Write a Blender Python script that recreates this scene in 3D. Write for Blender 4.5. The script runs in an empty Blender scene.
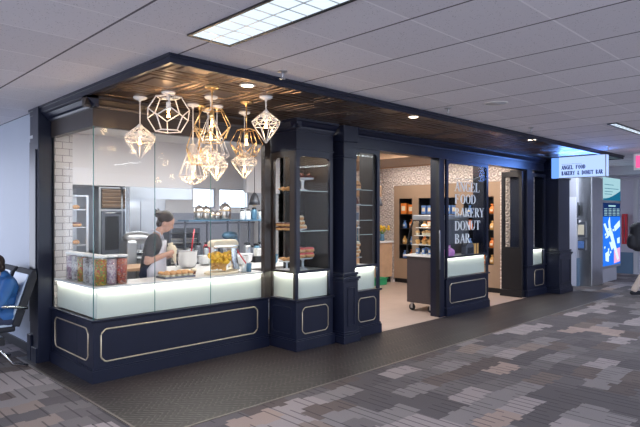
import bpy, math, random
from mathutils import Vector, Matrix, Euler
random.seed(7)
PI = math.pi
S = bpy.context.scene
COL = S.collection
CAM_H = 1.6
FL = 551.0
HZ = 214.0
_a = math.atan2(560, 551)
FW = (math.cos(_a), math.sin(_a)); RT = (FW[1], -FW[0])

def ray(u, v):
    k = (u - 320) / FL
    return (FW[0] + k * RT[0], FW[1] + k * RT[1], -(v - HZ) / FL)
def atY(u, v, y):
    d = ray(u, v); t = y / d[1]; return (d[0] * t, y, CAM_H + d[2] * t)
def atZ(u, v, z):
    d = ray(u, v); t = (z - CAM_H) / d[2]; return (d[0] * t, d[1] * t, z)
def atX(u, v, x):
    d = ray(u, v); t = x / d[0]; return (x, d[1] * t, CAM_H + d[2] * t)

# ------------------------------------------------------------------ materials
class NG:
    def __init__(s, m):
        s.t = m.node_tree; s.n = s.t.nodes; s.l = s.t.links
    def node(s, typ, **kw):
        n = s.n.new(typ)
        for k, v in kw.items(): setattr(n, k, v)
        return n
    def put(s, sock, v):
        if isinstance(v, bpy.types.NodeSocket): s.l.new(v, sock)
        else: sock.default_value = v
    def m(s, op, a, b=0.0, c=0.0):
        n = s.node('ShaderNodeMath', operation=op)
        s.put(n.inputs[0], a); s.put(n.inputs[1], b); s.put(n.inputs[2], c)
        return n.outputs[0]
    def xyz(s):
        tc = s.node('ShaderNodeTexCoord'); sp = s.node('ShaderNodeSeparateXYZ')
        s.l.new(tc.outputs['Object'], sp.inputs[0]); return sp.outputs, tc.outputs['Object']
    def comb(s, x, y, z=0.0):
        n = s.node('ShaderNodeCombineXYZ')
        s.put(n.inputs[0], x); s.put(n.inputs[1], y); s.put(n.inputs[2], z); return n.outputs[0]
    def white(s, x, y=0.0, z=0.0):
        n = s.node('ShaderNodeTexWhiteNoise', noise_dimensions='3D')
        s.l.new(s.comb(x, y, z), n.inputs['Vector']); return n.outputs['Value']
    def noise(s, vec, scale, detail=2):
        n = s.node('ShaderNodeTexNoise'); n.inputs['Scale'].default_value = scale
        n.inputs['Detail'].default_value = detail
        s.l.new(vec, n.inputs['Vector']); return n.outputs['Fac']
    def mix(s, f, a, b):
        n = s.node('ShaderNodeMix', data_type='RGBA')
        s.put(n.inputs[0], f); s.put(n.inputs[6], a); s.put(n.inputs[7], b); return n.outputs[2]
    def bump(s, h, strength, dist=0.01):
        n = s.node('ShaderNodeBump'); n.inputs['Strength'].default_value = strength
        n.inputs['Distance'].default_value = dist
        s.l.new(h, n.inputs['Height']); return n.outputs[0]

def c4(c): return (c[0], c[1], c[2], 1.0)
MATS = {}
def new(name):
    m = bpy.data.materials.new(name); m.use_nodes = True
    b = m.node_tree.nodes['Principled BSDF']; MATS[name] = m
    return m, b, NG(m)
def pbr(name, col, rough=0.5, metal=0.0, var=0.12, scale=18, bump=0.0, bscale=120, emit=None, es=0, coat=0, trans=0, alpha=1):
    m, b, g = new(name)
    _, ob = g.xyz()
    n = g.noise(ob, scale, 3)
    lo = tuple(c * (1 - var) for c in col); hi = tuple(min(1, c * (1 + var)) for c in col)
    g.put(b.inputs['Base Color'], g.mix(n, c4(lo), c4(hi)))
    b.inputs['Roughness'].default_value = rough; b.inputs['Metallic'].default_value = metal
    if coat: b.inputs['Coat Weight'].default_value = coat
    if trans: b.inputs['Transmission Weight'].default_value = trans
    if bump: g.l.new(g.bump(g.noise(ob, bscale, 2), bump, 0.004), b.inputs['Normal'])
    if emit:
        b.inputs['Emission Color'].default_value = c4(emit); b.inputs['Emission Strength'].default_value = es
    return m
def glass(name, tint=(0.97, 0.985, 0.98), ior=1.5, rough=0.0):
    m = bpy.data.materials.new(name); m.use_nodes = True; MATS[name] = m
    g = NG(m); g.n.clear()
    tr = g.node('ShaderNodeBsdfTransparent'); tr.inputs[0].default_value = c4(tint)
    gl = g.node('ShaderNodeBsdfGlossy'); gl.inputs['Roughness'].default_value = rough
    lw = g.node('ShaderNodeLayerWeight'); lw.inputs[0].default_value = 0.5
    f0 = ((ior - 1) / (ior + 1)) ** 2
    fr = g.m('MULTIPLY', g.m('ADD', g.m('MULTIPLY', g.m('POWER', lw.outputs['Facing'], 5.0), 1 - f0), f0), 0.17)
    mx = g.node('ShaderNodeMixShader'); o = g.node('ShaderNodeOutputMaterial')
    g.l.new(fr, mx.inputs[0]); g.l.new(tr.outputs[0], mx.inputs[1]); g.l.new(gl.outputs[0], mx.inputs[2])
    g.l.new(mx.outputs[0], o.inputs[0]); return m
def emis(name, col, st):
    m = bpy.data.materials.new(name); m.use_nodes = True; MATS[name] = m
    g = NG(m); g.n.clear()
    e = g.node('ShaderNodeEmission'); e.inputs[0].default_value = c4(col); e.inputs[1].default_value = st
    o = g.node('ShaderNodeOutputMaterial'); g.l.new(e.outputs[0], o.inputs[0]); return m

NAVY = pbr('navy_paint', (0.0085, 0.011, 0.026), 0.3, 0, 0.15, 6)
NAVY.node_tree.nodes['Principled BSDF'].inputs['Specular IOR Level'].default_value = 0.38
BROWN = pbr('navy_warm_lit_brown', (0.035, 0.026, 0.023), 0.32, 0.2, 0.15, 6)  # brown puts warm light on the navy fascia and frames into the colour
BLACK = pbr('black_metal', (0.012, 0.012, 0.015), 0.4, 0.2)
CHROME = pbr('chrome', (0.75, 0.76, 0.78), 0.15, 1.0, 0.05)
STEEL = pbr('brushed_steel', (0.55, 0.56, 0.58), 0.3, 1.0, 0.1, 9)
STEELD = pbr('dark_steel', (0.16, 0.17, 0.2), 0.4, 0.7)
GOLD = pbr('champagne_trim', (0.66, 0.55, 0.38), 0.32, 0.6, 0.1)
BRASS = pbr('brass', (0.75, 0.52, 0.25), 0.28, 0.9, 0.1)
WHITE = pbr('white_enamel', (0.82, 0.80, 0.77), 0.4, 0, 0.04)
WALLW = pbr('white_wall_paint', (0.80, 0.79, 0.80), 0.6, 0, 0.03, 3)
LAMI = pbr('white_counter', (0.75, 0.73, 0.72), 0.3, 0, 0.05)
FROST = pbr('frosted_panel', (0.54, 0.57, 0.52), 0.35, 0, 0.03, 4)
GLASS = glass('clear_glass')
GEDGE = pbr('glass_edge', (0.05, 0.16, 0.15), 0.1, 0, 0.1)
TAN = pbr('tan_laminate', (0.33, 0.225, 0.155), 0.45, 0, 0.08, 4)
WOOD = pbr('light_wood', (0.55, 0.35, 0.22), 0.45, 0, 0.2, 7)
GREYW = pbr('grey_wall_paint', (0.40, 0.40, 0.45), 0.6, 0, 0.04, 3)
BLUEW = pbr('blue_wainscot', (0.10, 0.17, 0.26), 0.5, 0, 0.08, 5)
LAV = pbr('white_door_paint', (0.66, 0.66, 0.76), 0.5, 0, 0.03)
SKIN = pbr('skin', (0.60, 0.34, 0.25), 0.5, 0, 0.06, 20)
HAIR = pbr('dark_hair', (0.035, 0.02, 0.016), 0.5, 0, 0.3, 60, 0.5, 200)
TEE = pbr('charcoal_shirt', (0.06, 0.055, 0.062), 0.8, 0, 0.15, 30, 0.3)
APRON = pbr('pale_apron', (0.62, 0.62, 0.70), 0.8, 0, 0.08, 12, 0.3)
JEANS = pbr('dark_jeans', (0.03, 0.04, 0.08), 0.8, 0, 0.2, 30)
BLUEJ = pbr('blue_jacket', (0.015, 0.10, 0.30), 0.55, 0, 0.25, 14, 0.4, 40)
KHAKI = pbr('khaki_trousers', (0.52, 0.42, 0.36), 0.8, 0, 0.1, 20)
BLKF = pbr('black_fabric', (0.012, 0.013, 0.02), 0.7, 0, 0.3, 20, 0.3)
VINYL = pbr('pale_blue_vinyl', (0.42, 0.50, 0.62), 0.3, 0, 0.05, 6)
ORANGE = pbr('orange_wrap', (0.85, 0.20, 0.03), 0.4, 0, 0.45, 30)
AMBER = pbr('amber_wrap', (0.70, 0.38, 0.12), 0.4, 0, 0.3, 30)
BLUEP = pbr('blue_pack', (0.12, 0.24, 0.55), 0.4, 0, 0.4, 30)
PINK = pbr('pink_icing', (0.72, 0.13, 0.13), 0.35, 0, 0.2, 40)
PURP = pbr('pink_purple_wrap', (0.55, 0.22, 0.55), 0.4, 0, 0.4, 40)
DOUGH = pbr('baked_dough', (0.66, 0.36, 0.15), 0.6, 0, 0.3, 25)
CREAM = pbr('cream', (0.80, 0.70, 0.52), 0.5, 0, 0.1, 20)
CHOC = pbr('chocolate', (0.13, 0.04, 0.03), 0.4, 0, 0.3, 30)
YEL = pbr('yellow_fruit', (0.85, 0.50, 0.03), 0.45, 0, 0.2, 30)
GREEN = pbr('leaf_green', (0.10, 0.25, 0.06), 0.5, 0, 0.4, 30)
GRNB = pbr('green_mat', (0.02, 0.30, 0.12), 0.6)
RED = pbr('red_plastic', (0.55, 0.03, 0.05), 0.4)
TEALB = pbr('teal_blue_plastic', (0.10, 0.22, 0.33), 0.3, 0.3)
RUBBER = pbr('rubber', (0.015, 0.015, 0.015), 0.7)
CERAM = pbr('white_ceramic', (0.85, 0.85, 0.88), 0.15, 0, 0.03)
LETW = pbr('white_vinyl_lettering', (0.72, 0.78, 0.82), 0.5, 0, 0.03)
LETB = pbr('blue_lettering', (0.004, 0.03, 0.34), 0.5, 0, 0.05)
FROSTG = pbr('smoked_panel', (0.05, 0.043, 0.04), 0.25, 0.1, 0.1, 3)
SIGNL = emis('sign_lightbox', (0.42, 0.58, 1.0), 1.1)
SIGNS = emis('sign_side_glow', (0.16, 0.36, 1.0), 1.1)
BULB = emis('warm_filament', (1.0, 0.62, 0.28), 22)
DISC = emis('downlight_lens', (1.0, 0.80, 0.58), 9)
TUBE = emis('troffer_lens', (0.75, 0.87, 1.0), 1.05)
KLENS = emis('kitchen_light_lens', (1.0, 0.96, 0.9), 2.0)
LEDS = emis('led_strip', (1.0, 0.97, 0.85), 3.0)
PINKS = emis('pink_sign_face', (1.0, 0.12, 0.35), 1.0)
SCRB = emis('screen_blue', (0.02, 0.16, 0.75), 1.1)
SCRD = emis('screen_dark_blue', (0.01, 0.03, 0.12), 0.9)
SCRW = emis('screen_white', (0.60, 0.85, 1.0), 1.1)
SCRP = emis('screen_pink', (0.9, 0.45, 0.7), 0.9)
POST = emis('poster_pale', (0.42, 0.70, 0.78), 0.8)
POSTB = emis('poster_teal', (0.01, 0.14, 0.26), 0.9)

def carpet():
    m, b, g = new('patterned_carpet')
    (x, y, z), ob = g.xyz()
    P = 0.085
    k = g.m('FLOOR', g.m('DIVIDE', x, P))
    # each narrow strip slides a little so patch ends look ragged
    ys = g.m('ADD', y, g.m('MULTIPLY', g.m('SUBTRACT', g.white(k, 3.0), 0.5), 0.075))
    j = g.m('FLOOR', g.m('DIVIDE', ys, 0.22))
    xi = g.m('FLOOR', g.m('DIVIDE', g.m('ADD', x, g.m('MULTIPLY', g.white(j, 9.0), 0.5)), 0.46))
    r = g.white(xi, j, 1.0)
    r2 = g.white(xi, j, 7.0)
    ramp = g.node('ShaderNodeValToRGB'); ramp.color_ramp.interpolation = 'CONSTANT'
    e = ramp.color_ramp.elements
    e[0].position = 0; e[0].color = (0.105, 0.090, 0.096, 1)
    e[1].position = 0.30; e[1].color = (0.135, 0.116, 0.122, 1)
    for p, c in ((0.52, (0.17, 0.148, 0.152, 1)), (0.64, (0.26, 0.232, 0.235, 1)), (0.80, (0.38, 0.325, 0.325, 1))):
        q = e.new(p); q.color = c
    g.l.new(r, ramp.inputs[0])
    tint = g.mix(g.m('GREATER_THAN', r2, 0.86), (1, 1, 1, 1), (1.08, 0.94, 0.82, 1))
    mul = g.node('ShaderNodeMix', data_type='RGBA', blend_type='MULTIPLY'); mul.inputs[0].default_value = 1
    g.l.new(ramp.outputs[0], mul.inputs[6]); g.l.new(tint, mul.inputs[7])
    # dark dashes between strips
    fx = g.m('FRACT', g.m('DIVIDE', x, P))
    edge = g.m('LESS_THAN', fx, 0.17)
    jj = g.m('FLOOR', g.m('DIVIDE', g.m('ADD', y, g.m('MULTIPLY', g.white(k, 5.0), 0.3)), 0.19))
    on = g.m('GREATER_THAN', g.white(k, jj, 2.0), 0.42)
    dash = g.m('MULTIPLY', g.m('MULTIPLY', edge, on), 0.9)
    dk = g.node('ShaderNodeMix', data_type='RGBA', blend_type='MULTIPLY'); dk.inputs[0].default_value = 1; g.l.new(mul.outputs[2], dk.inputs[6]); dk.inputs[7].default_value = (0.33, 0.31, 0.33, 1)
    col = g.mix(dash, mul.outputs[2], dk.outputs[2])
    fz = g.noise(ob, 160, 2)
    col2 = g.mix(g.m('MULTIPLY', fz, 0.5), col, (0.06, 0.052, 0.054, 1))
    g.put(b.inputs['Base Color'], col2)
    b.inputs['Roughness'].default_value = 0.92
    g.l.new(g.bump(g.noise(ob, 260, 2), 0.5, 0.004), b.inputs['Normal'])
    return m
def darktile():
    m, b, g = new('dark_textured_tile')
    (x, y, z), ob = g.xyz()
    # herringbone relief: diagonal ridges whose direction flips from band to band
    band = g.m('FLOOR', g.m('DIVIDE', y, 0.15))
    sgn = g.m('SUBTRACT', g.m('MULTIPLY', g.m('MODULO', g.m('ABSOLUTE', band), 2.0), 2.0), 1.0)
    dia = g.m('ADD', x, g.m('MULTIPLY', sgn, y))
    w = g.m('SINE', g.m('MULTIPLY', dia, 2 * PI / 0.06))
    br = g.m('SINE', g.m('MULTIPLY', g.m('SUBTRACT', x, g.m('MULTIPLY', sgn, y)), 2 * PI / 0.09))
    h = g.m('MULTIPLY', g.m('MAXIMUM', w, 0.0), g.m('ADD', g.m('MULTIPLY', br, 0.4), 0.8))
    fx = g.m('ABSOLUTE', g.m('SUBTRACT', g.m('FRACT', g.m('DIVIDE', x, 0.6)), 0.5))
    fy = g.m('ABSOLUTE', g.m('SUBTRACT', g.m('FRACT', g.m('DIVIDE', g.m('ADD', y, 0.25), 0.3)), 0.5))
    gx = g.m('GREATER_THAN', fx, 0.495); gy = g.m('GREATER_THAN', fy, 0.489)
    gr = g.m('MAXIMUM', gx, gy)
    n = g.noise(ob, 1.6, 3)
    base = g.mix(n, (0.026, 0.020, 0.021, 1), (0.045, 0.036, 0.035, 1))
    c1 = g.mix(g.m('MULTIPLY', h, 0.55), base, (0.105, 0.085, 0.08, 1))
    col = g.mix(g.m('MULTIPLY', gr, 0.6), c1, (0.15, 0.13, 0.12, 1))
    g.put(b.inputs['Base Color'], col)
    b.inputs['Roughness'].default_value = 0.42; b.inputs['Specular IOR Level'].default_value = 0.3
    g.l.new(g.bump(h, 0.35, 0.004), b.inputs['Normal'])
    return m
def beigetile():
    m, b, g = new('beige_shop_tile')
    (x, y, z), ob = g.xyz()
    fx = g.m('ABSOLUTE', g.m('SUBTRACT', g.m('FRACT', g.m('DIVIDE', x, 0.6)), 0.5))
    fy = g.m('ABSOLUTE', g.m('SUBTRACT', g.m('FRACT', g.m('DIVIDE', y, 0.3)), 0.5))
    gr = g.m('MAXIMUM', g.m('GREATER_THAN', fx, 0.496), g.m('GREATER_THAN', fy, 0.492))
    base = g.mix(g.noise(ob, 3, 4), (0.40, 0.30, 0.255, 1), (0.50, 0.39, 0.34, 1))
    g.put(b.inputs['Base Color'], g.mix(g.m('MULTIPLY', gr, 0.6), base, (0.28, 0.21, 0.18, 1)))
    b.inputs['Roughness'].default_value = 0.35
    return m
def ceiltile():
    m, b, g = new('speckled_ceiling_tile')
    (x, y, z), ob = g.xyz()
    fx = g.m('ABSOLUTE', g.m('SUBTRACT', g.m('FRACT', g.m('DIVIDE', g.m('SUBTRACT', x, 1.46), 0.612)), 0.5))
    fy = g.m('ABSOLUTE', g.m('SUBTRACT', g.m('FRACT', g.m('DIVIDE', g.m('SUBTRACT', y, 1.965), 0.595)), 0.5))
    gx = g.m('GREATER_THAN', fx, 0.487); gy = g.m('GREATER_THAN', fy, 0.489)
    v = g.node('ShaderNodeTexVoronoi'); v.inputs['Scale'].default_value = 62
    g.l.new(ob, v.inputs['Vector'])
    spk = g.m('MULTIPLY', g.m('LESS_THAN', v.outputs['Distance'], 0.22), g.m('GREATER_THAN', g.noise(ob, 26, 2), 0.50))
    tile = g.mix(g.white(g.m('FLOOR', g.m('DIVIDE', g.m('SUBTRACT', x, 1.46), 0.612)), g.m('FLOOR', g.m('DIVIDE', g.m('SUBTRACT', y, 1.965), 0.595))),
                 (0.74, 0.72, 0.76, 1), (0.82, 0.80, 0.84, 1))
    c = g.mix(g.m('MULTIPLY', spk, 0.5), tile, (0.20, 0.20, 0.21, 1))
    c = g.mix(gy, c, (0.92, 0.90, 0.93, 1))
    c = g.mix(gx, c, (0.13, 0.12, 0.14, 1))
    g.put(b.inputs['Base Color'], c); b.inputs['Roughness'].default_value = 0.9
    return m
def tin():
    m, b, g = new('pressed_tin_bronze')
    (x, y, z), ob = g.xyz()
    fx = g.m('ABSOLUTE', g.m('SUBTRACT', g.m('FRACT', g.m('DIVIDE', g.m('SUBTRACT', x, 0.2), 0.6)), 0.5))
    fy = g.m('ABSOLUTE', g.m('SUBTRACT', g.m('FRACT', g.m('DIVIDE', g.m('SUBTRACT', y, 0.45), 0.6)), 0.5))
    d = g.m('MAXIMUM', fx, fy)
    h = g.m('SINE', g.m('MULTIPLY', d, 2 * PI * 7))
    mask = g.m('GREATER_THAN', d, 0.19)
    hh = g.m('MULTIPLY', h, mask)
    n = g.noise(ob, 2.5, 3)
    g.put(b.inputs['Base Color'], g.mix(n, (0.10, 0.07, 0.055, 1), (0.21, 0.15, 0.112, 1)))
    b.inputs['Metallic'].default_value = 0.85; b.inputs['Roughness'].default_value = 0.3
    g.l.new(g.bump(hh, 1.0, 0.014), b.inputs['Normal'])
    return m
def brick(name, axis, sx=0.15, sz=0.075):
    m, b, g = new(name)
    (x, y, z), ob = g.xyz()
    a = x if axis == 'x' else y
    t = g.node('ShaderNodeTexBrick'); t.inputs['Scale'].default_value = 1.0
    t.inputs['Brick Width'].default_value = sx; t.inputs['Row Height'].default_value = sz
    t.inputs['Mortar Size'].default_value = 0.0035
    t.inputs['Color1'].default_value = (0.74, 0.70, 0.68, 1); t.inputs['Color2'].default_value = (0.66, 0.62, 0.61, 1)
    t.inputs['Mortar'].default_value = (0.27, 0.25, 0.25, 1)
    g.l.new(g.comb(a, z), t.inputs['Vector']); g.l.new(t.outputs['Color'], b.inputs['Base Color'])
    b.inputs['Roughness'].default_value = 0.25
    return m
def pattile(name, axis):
    m, b, g = new(name)
    (x, y, z), ob = g.xyz()
    a = x if axis == 'x' else y
    v = g.node('ShaderNodeTexVoronoi'); v.inputs['Scale'].default_value = 7.5; v.inputs['Randomness'].default_value = 0.25
    g.l.new(g.comb(a, z), v.inputs['Vector'])
    dd = v.outputs['Distance']
    ring = g.m('SINE', g.m('MULTIPLY', dd, 16.0))
    g.put(b.inputs['Base Color'], g.mix(g.m('GREATER_THAN', ring, 0.35), (0.72, 0.63, 0.59, 1), (0.56, 0.47, 0.44, 1)))
    b.inputs['Roughness'].default_value = 0.3
    g.l.new(g.bump(ring, 0.8, 0.02), b.inputs['Normal'])
    return m
def candy(name, cols):
    m, b, g = new(name)
    _, ob = g.xyz()
    v = g.node('ShaderNodeTexVoronoi'); v.inputs['Scale'].default_value = 85
    g.l.new(ob, v.inputs['Vector'])
    ramp = g.node('ShaderNodeValToRGB'); ramp.color_ramp.interpolation = 'CONSTANT'
    e = ramp.color_ramp.elements
    e[0].color = c4(cols[0]); e[1].position = 1.0 / len(cols); e[1].color = c4(cols[1])
    for i, c in enumerate(cols[2:]):
        q = e.new((i + 2) / len(cols)); q.color = c4(c)
    sp = g.node('ShaderNodeSeparateColor'); g.l.new(v.outputs['Color'], sp.inputs[0])
    g.l.new(sp.outputs[0], ramp.inputs[0])
    g.l.new(ramp.outputs[0], b.inputs['Base Color']); b.inputs['Roughness'].default_value = 0.3
    g.l.new(g.bump(v.outputs['Distance'], 0.7, 0.006), b.inputs['Normal'])
    return m
CARPET = carpet(); DTILE = darktile(); BTILE = beigetile(); CTILE = ceiltile(); TIN = tin()
BRKX = brick('white_subway_tile_x', 'x'); BRKY = brick('white_subway_tile_y', 'y')
PATX = pattile('scalloped_white_tile_x', 'x'); PATY = pattile('scalloped_white_tile_y', 'y')
CAN1 = candy('mixed_candy', [(0.5, 0.08, 0.05), (0.55, 0.38, 0.06), (0.12, 0.25, 0.06), (0.35, 0.16, 0.05)])
CAN2 = candy('pale_candy', [(0.55, 0.40, 0.42), (0.4, 0.25, 0.3), (0.6, 0.5, 0.5), (0.3, 0.2, 0.28)])
CAN3 = candy('red_candy', [(0.45, 0.05, 0.04), (0.5, 0.3, 0.25), (0.2, 0.04, 0.04), (0.45, 0.12, 0.05)])
CAN4 = candy('grain_mix', [(0.55, 0.48, 0.45), (0.42, 0.36, 0.36), (0.6, 0.55, 0.52), (0.3, 0.25, 0.25)])

# ------------------------------------------------------------------ mesh helpers
class MB:
    def __init__(s): s.v = []; s.f = []; s.s = []
    def add(s, vs, fs, smooth=False, M=None):
        o = len(s.v)
        if M is not None: vs = [tuple(M @ Vector(p)) for p in vs]
        s.v += [tuple(p) for p in vs]; s.f += [tuple(i + o for i in f) for f in fs]; s.s += [smooth] * len(fs)
        return s
    def box(s, x0, x1, y0, y1, z0, z1, M=None):
        x0, x1 = min(x0, x1), max(x0, x1); y0, y1 = min(y0, y1), max(y0, y1); z0, z1 = min(z0, z1), max(z0, z1)
        return s.add([(x0, y0, z0), (x1, y0, z0), (x1, y1, z0), (x0, y1, z0), (x0, y0, z1), (x1, y0, z1), (x1, y1, z1), (x0, y1, z1)],
                     [(0, 3, 2, 1), (4, 5, 6, 7), (0, 1, 5, 4), (1, 2, 6, 5), (2, 3, 7, 6), (3, 0, 4, 7)], False, M)
    def lathe(s, prof, c=(0, 0, 0), n=16, M=None, smooth=True, sx=1, sy=1):
        vs = []; fs = []
        for r, z in prof:
            for i in range(n):
                t = 2 * PI * i / n
                vs.append((c[0] + r * math.cos(t) * sx, c[1] + r * math.sin(t) * sy, c[2] + z))
        k = len(prof)
        for a in range(k - 1):
            for i in range(n):
                j = (i + 1) % n
                fs.append((a * n + i, a * n + j, (a + 1) * n + j, (a + 1) * n + i))
        fs.append(tuple(range(n - 1, -1, -1))); fs.append(tuple((k - 1) * n + i for i in range(n)))
        return s.add(vs, fs, smooth, M)
    def cyl(s, c, r, h, n=16, M=None, smooth=True): return s.lathe([(r, 0), (r, h)], c, n, M, smooth)
    def ball(s, c, r, n=14, k=8, sc=(1, 1, 1), M=None):
        prof = [(max(1e-4, r * math.sin(PI * i / k)), -r * math.cos(PI * i / k) * sc[2]) for i in range(k + 1)]
        return s.lathe(prof, c, n, M, True, sc[0], sc[1])
    def tube(s, pts, r, n=8, closed=False, r2=None):
        pts = [Vector(p) for p in pts]; m = len(pts); vs = []; fs = []
        up = Vector((0, 0, 1))
        for i, p in enumerate(pts):
            if closed: d = pts[(i + 1) % m] - pts[i - 1]
            else: d = pts[min(i + 1, m - 1)] - pts[max(i - 1, 0)]
            d.normalize()
            a = d.cross(up if abs(d.z) < 0.9 else Vector((1, 0, 0))); a.normalize(); b = d.cross(a)
            rr = r if r2 is None else r + (r2 - r) * i / (m - 1)
            for k in range(n):
                t = 2 * PI * (k + 0.5) / n
                vs.append(tuple(p + a * rr * math.cos(t) + b * rr * math.sin(t)))
        for i in range(m if closed else m - 1):
            i2 = (i + 1) % m
            for k in range(n):
                k2 = (k + 1) % n; fs.append((i * n + k, i * n + k2, i2 * n + k2, i2 * n + k))
        if not closed:
            fs.append(tuple(range(n - 1, -1, -1))); fs.append(tuple((m - 1) * n + k for k in range(n)))
        return s.add(vs, fs, n > 4)
    def seg(s, a, b, r, n=6, r2=None): return s.tube([a, b], r, n, False, r2)
    def prism(s, poly, axis, a, b):
        # poly in the two other axes: axis 'x' -> (y,z); 'y' -> (x,z); 'z' -> (x,y)
        n = len(poly)
        def mk(p, t):
            return (t, p[0], p[1]) if axis == 'x' else ((p[0], t, p[1]) if axis == 'y' else (p[0], p[1], t))
        vs = [mk(p, a) for p in poly] + [mk(p, b) for p in poly]
        fs = [tuple(range(n)), tuple(range(2 * n - 1, n - 1, -1))] + [(i, i + n, (i + 1) % n + n, (i + 1) % n) for i in range(n)]
        return s.add(vs, fs, False)
    def capsule(s, a, b, ra, rb, n=12):
        a = Vector(a); b = Vector(b); d = b - a; L = d.length
        if L < 1e-5: return s.ball(a, ra, n)
        q = d.to_track_quat('Z', 'Y').to_matrix().to_4x4(); M = Matrix.Translation(a) @ q
        pr = [(max(1e-4, ra * math.sin(t)), -ra * math.cos(t)) for t in [PI / 2 * i / 4 for i in range(5)]]
        pr += [(max(1e-4, rb * math.cos(t)), L + rb * math.sin(t)) for t in [PI / 2 * i / 4 for i in range(5)]]
        return s.lathe(pr, (0, 0, 0), n, M)

ORG = {}
def tag(o, label, cat, group=None):
    o['label'] = label; o['category'] = cat
    if group: o['group'] = group
    return o
def thing(name, label, cat, loc=(0, 0, 0), group=None):
    o = bpy.data.objects.new(name, None); COL.objects.link(o); o.empty_display_size = 0.1
    o.location = loc; ORG[o] = Vector(loc)
    return tag(o, label, cat, group)
def mk(name, mb, mat, parent=None, label=None, bevel=0, loc=None, recalc=True):
    org = ORG[parent] if parent is not None else Vector(loc or (0, 0, 0))
    me = bpy.data.meshes.new(name)
    me.from_pydata([tuple(Vector(p) - org) for p in mb.v], [], mb.f)
    me.polygons.foreach_set('use_smooth', mb.s)
    if recalc:
        import bmesh
        bm = bmesh.new(); bm.from_mesh(me); bmesh.ops.recalc_face_normals(bm, faces=bm.faces); bm.to_mesh(me); bm.free()
    me.materials.append(mat); me.update()
    o = bpy.data.objects.new(name, me); COL.objects.link(o)
    if parent is not None: o.parent = parent; ORG[o] = org
    else: o.location = org; ORG[o] = org
    if label: o['label'] = label
    if bevel:
        bv = o.modifiers.new('bevel', 'BEVEL'); bv.width = bevel; bv.segments = 2; bv.limit_method = 'ANGLE'
    return o
def struct(name, mb, mat, **k):
    o = mk(name, mb, mat, **k); o['kind'] = 'structure'; return o
def dup(root, loc, rz=None, label=None, group=None, scale=None):
    def rec(o, par):
        c = o.copy(); COL.objects.link(c)
        if par: c.parent = par
        for ch in [q for q in ALLCH.get(o, [])]: rec(ch, c)
        return c
    ALLCH.clear()
    for q in COL.objects:
        if q.parent: ALLCH.setdefault(q.parent, []).append(q)
    r = rec(root, None); r.location = loc
    if rz is not None: r.rotation_euler = (0, 0, rz)
    if label: r['label'] = label
    if group: r['group'] = group
    if scale: r.scale = (scale,) * 3 if not isinstance(scale, tuple) else scale
    return r
ALLCH = {}

def area(name, loc, sx, sy, power, col=(1, 1, 1), rot=(0, 0, 0), parent=None):
    l = bpy.data.lights.new(name, 'AREA'); l.shape = 'RECTANGLE'; l.size = sx; l.size_y = sy
    l.energy = power; l.color = col
    o = bpy.data.objects.new(name, l); COL.objects.link(o); o.location = loc; o.rotation_euler = rot
    return o
def point(name, loc, power, col, r=0.02, spot=None, rot=(0, 0, 0)):
    l = bpy.data.lights.new(name, 'SPOT' if spot else 'POINT'); l.energy = power; l.color = col; l.shadow_soft_size = r
    if spot: l.spot_size = spot; l.spot_blend = 0.6
    o = bpy.data.objects.new(name, l); COL.objects.link(o); o.location = loc; o.rotation_euler = rot
    return o

# ------------------------------------------------------------------ lettering
def arcpoly(cx, cz, rx, rz, a0, a1, thick, hair, n=14):
    quads = []
    pts = []
    for i in range(n + 1):
        a = a0 + (a1 - a0) * i / n
        w = hair + (thick - hair) * abs(math.cos(a)) ** 1.6
        c, s_ = math.cos(a), math.sin(a)
        pts.append(((cx + rx * c, cz + rz * s_), (cx + (rx - w) * c, cz + (rz - min(w, hair * 1.6 + 0.0)) * s_)))
    for i in range(n): quads.append([pts[i][0], pts[i + 1][0], pts[i + 1][1], pts[i][1]])
    return quads
def stroke(x0, z0, x1, z1, w):
    dx, dz = x1 - x0, z1 - z0
    if abs(dz) < 1e-6: return [(x0, z0 - w / 2), (x1, z0 - w / 2), (x1, z0 + w / 2), (x0, z0 + w / 2)]
    return [(x0 - w / 2, z0), (x0 + w / 2, z0), (x1 + w / 2, z1), (x1 - w / 2, z1)]
BOLD = [0.165, 0.05]
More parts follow.
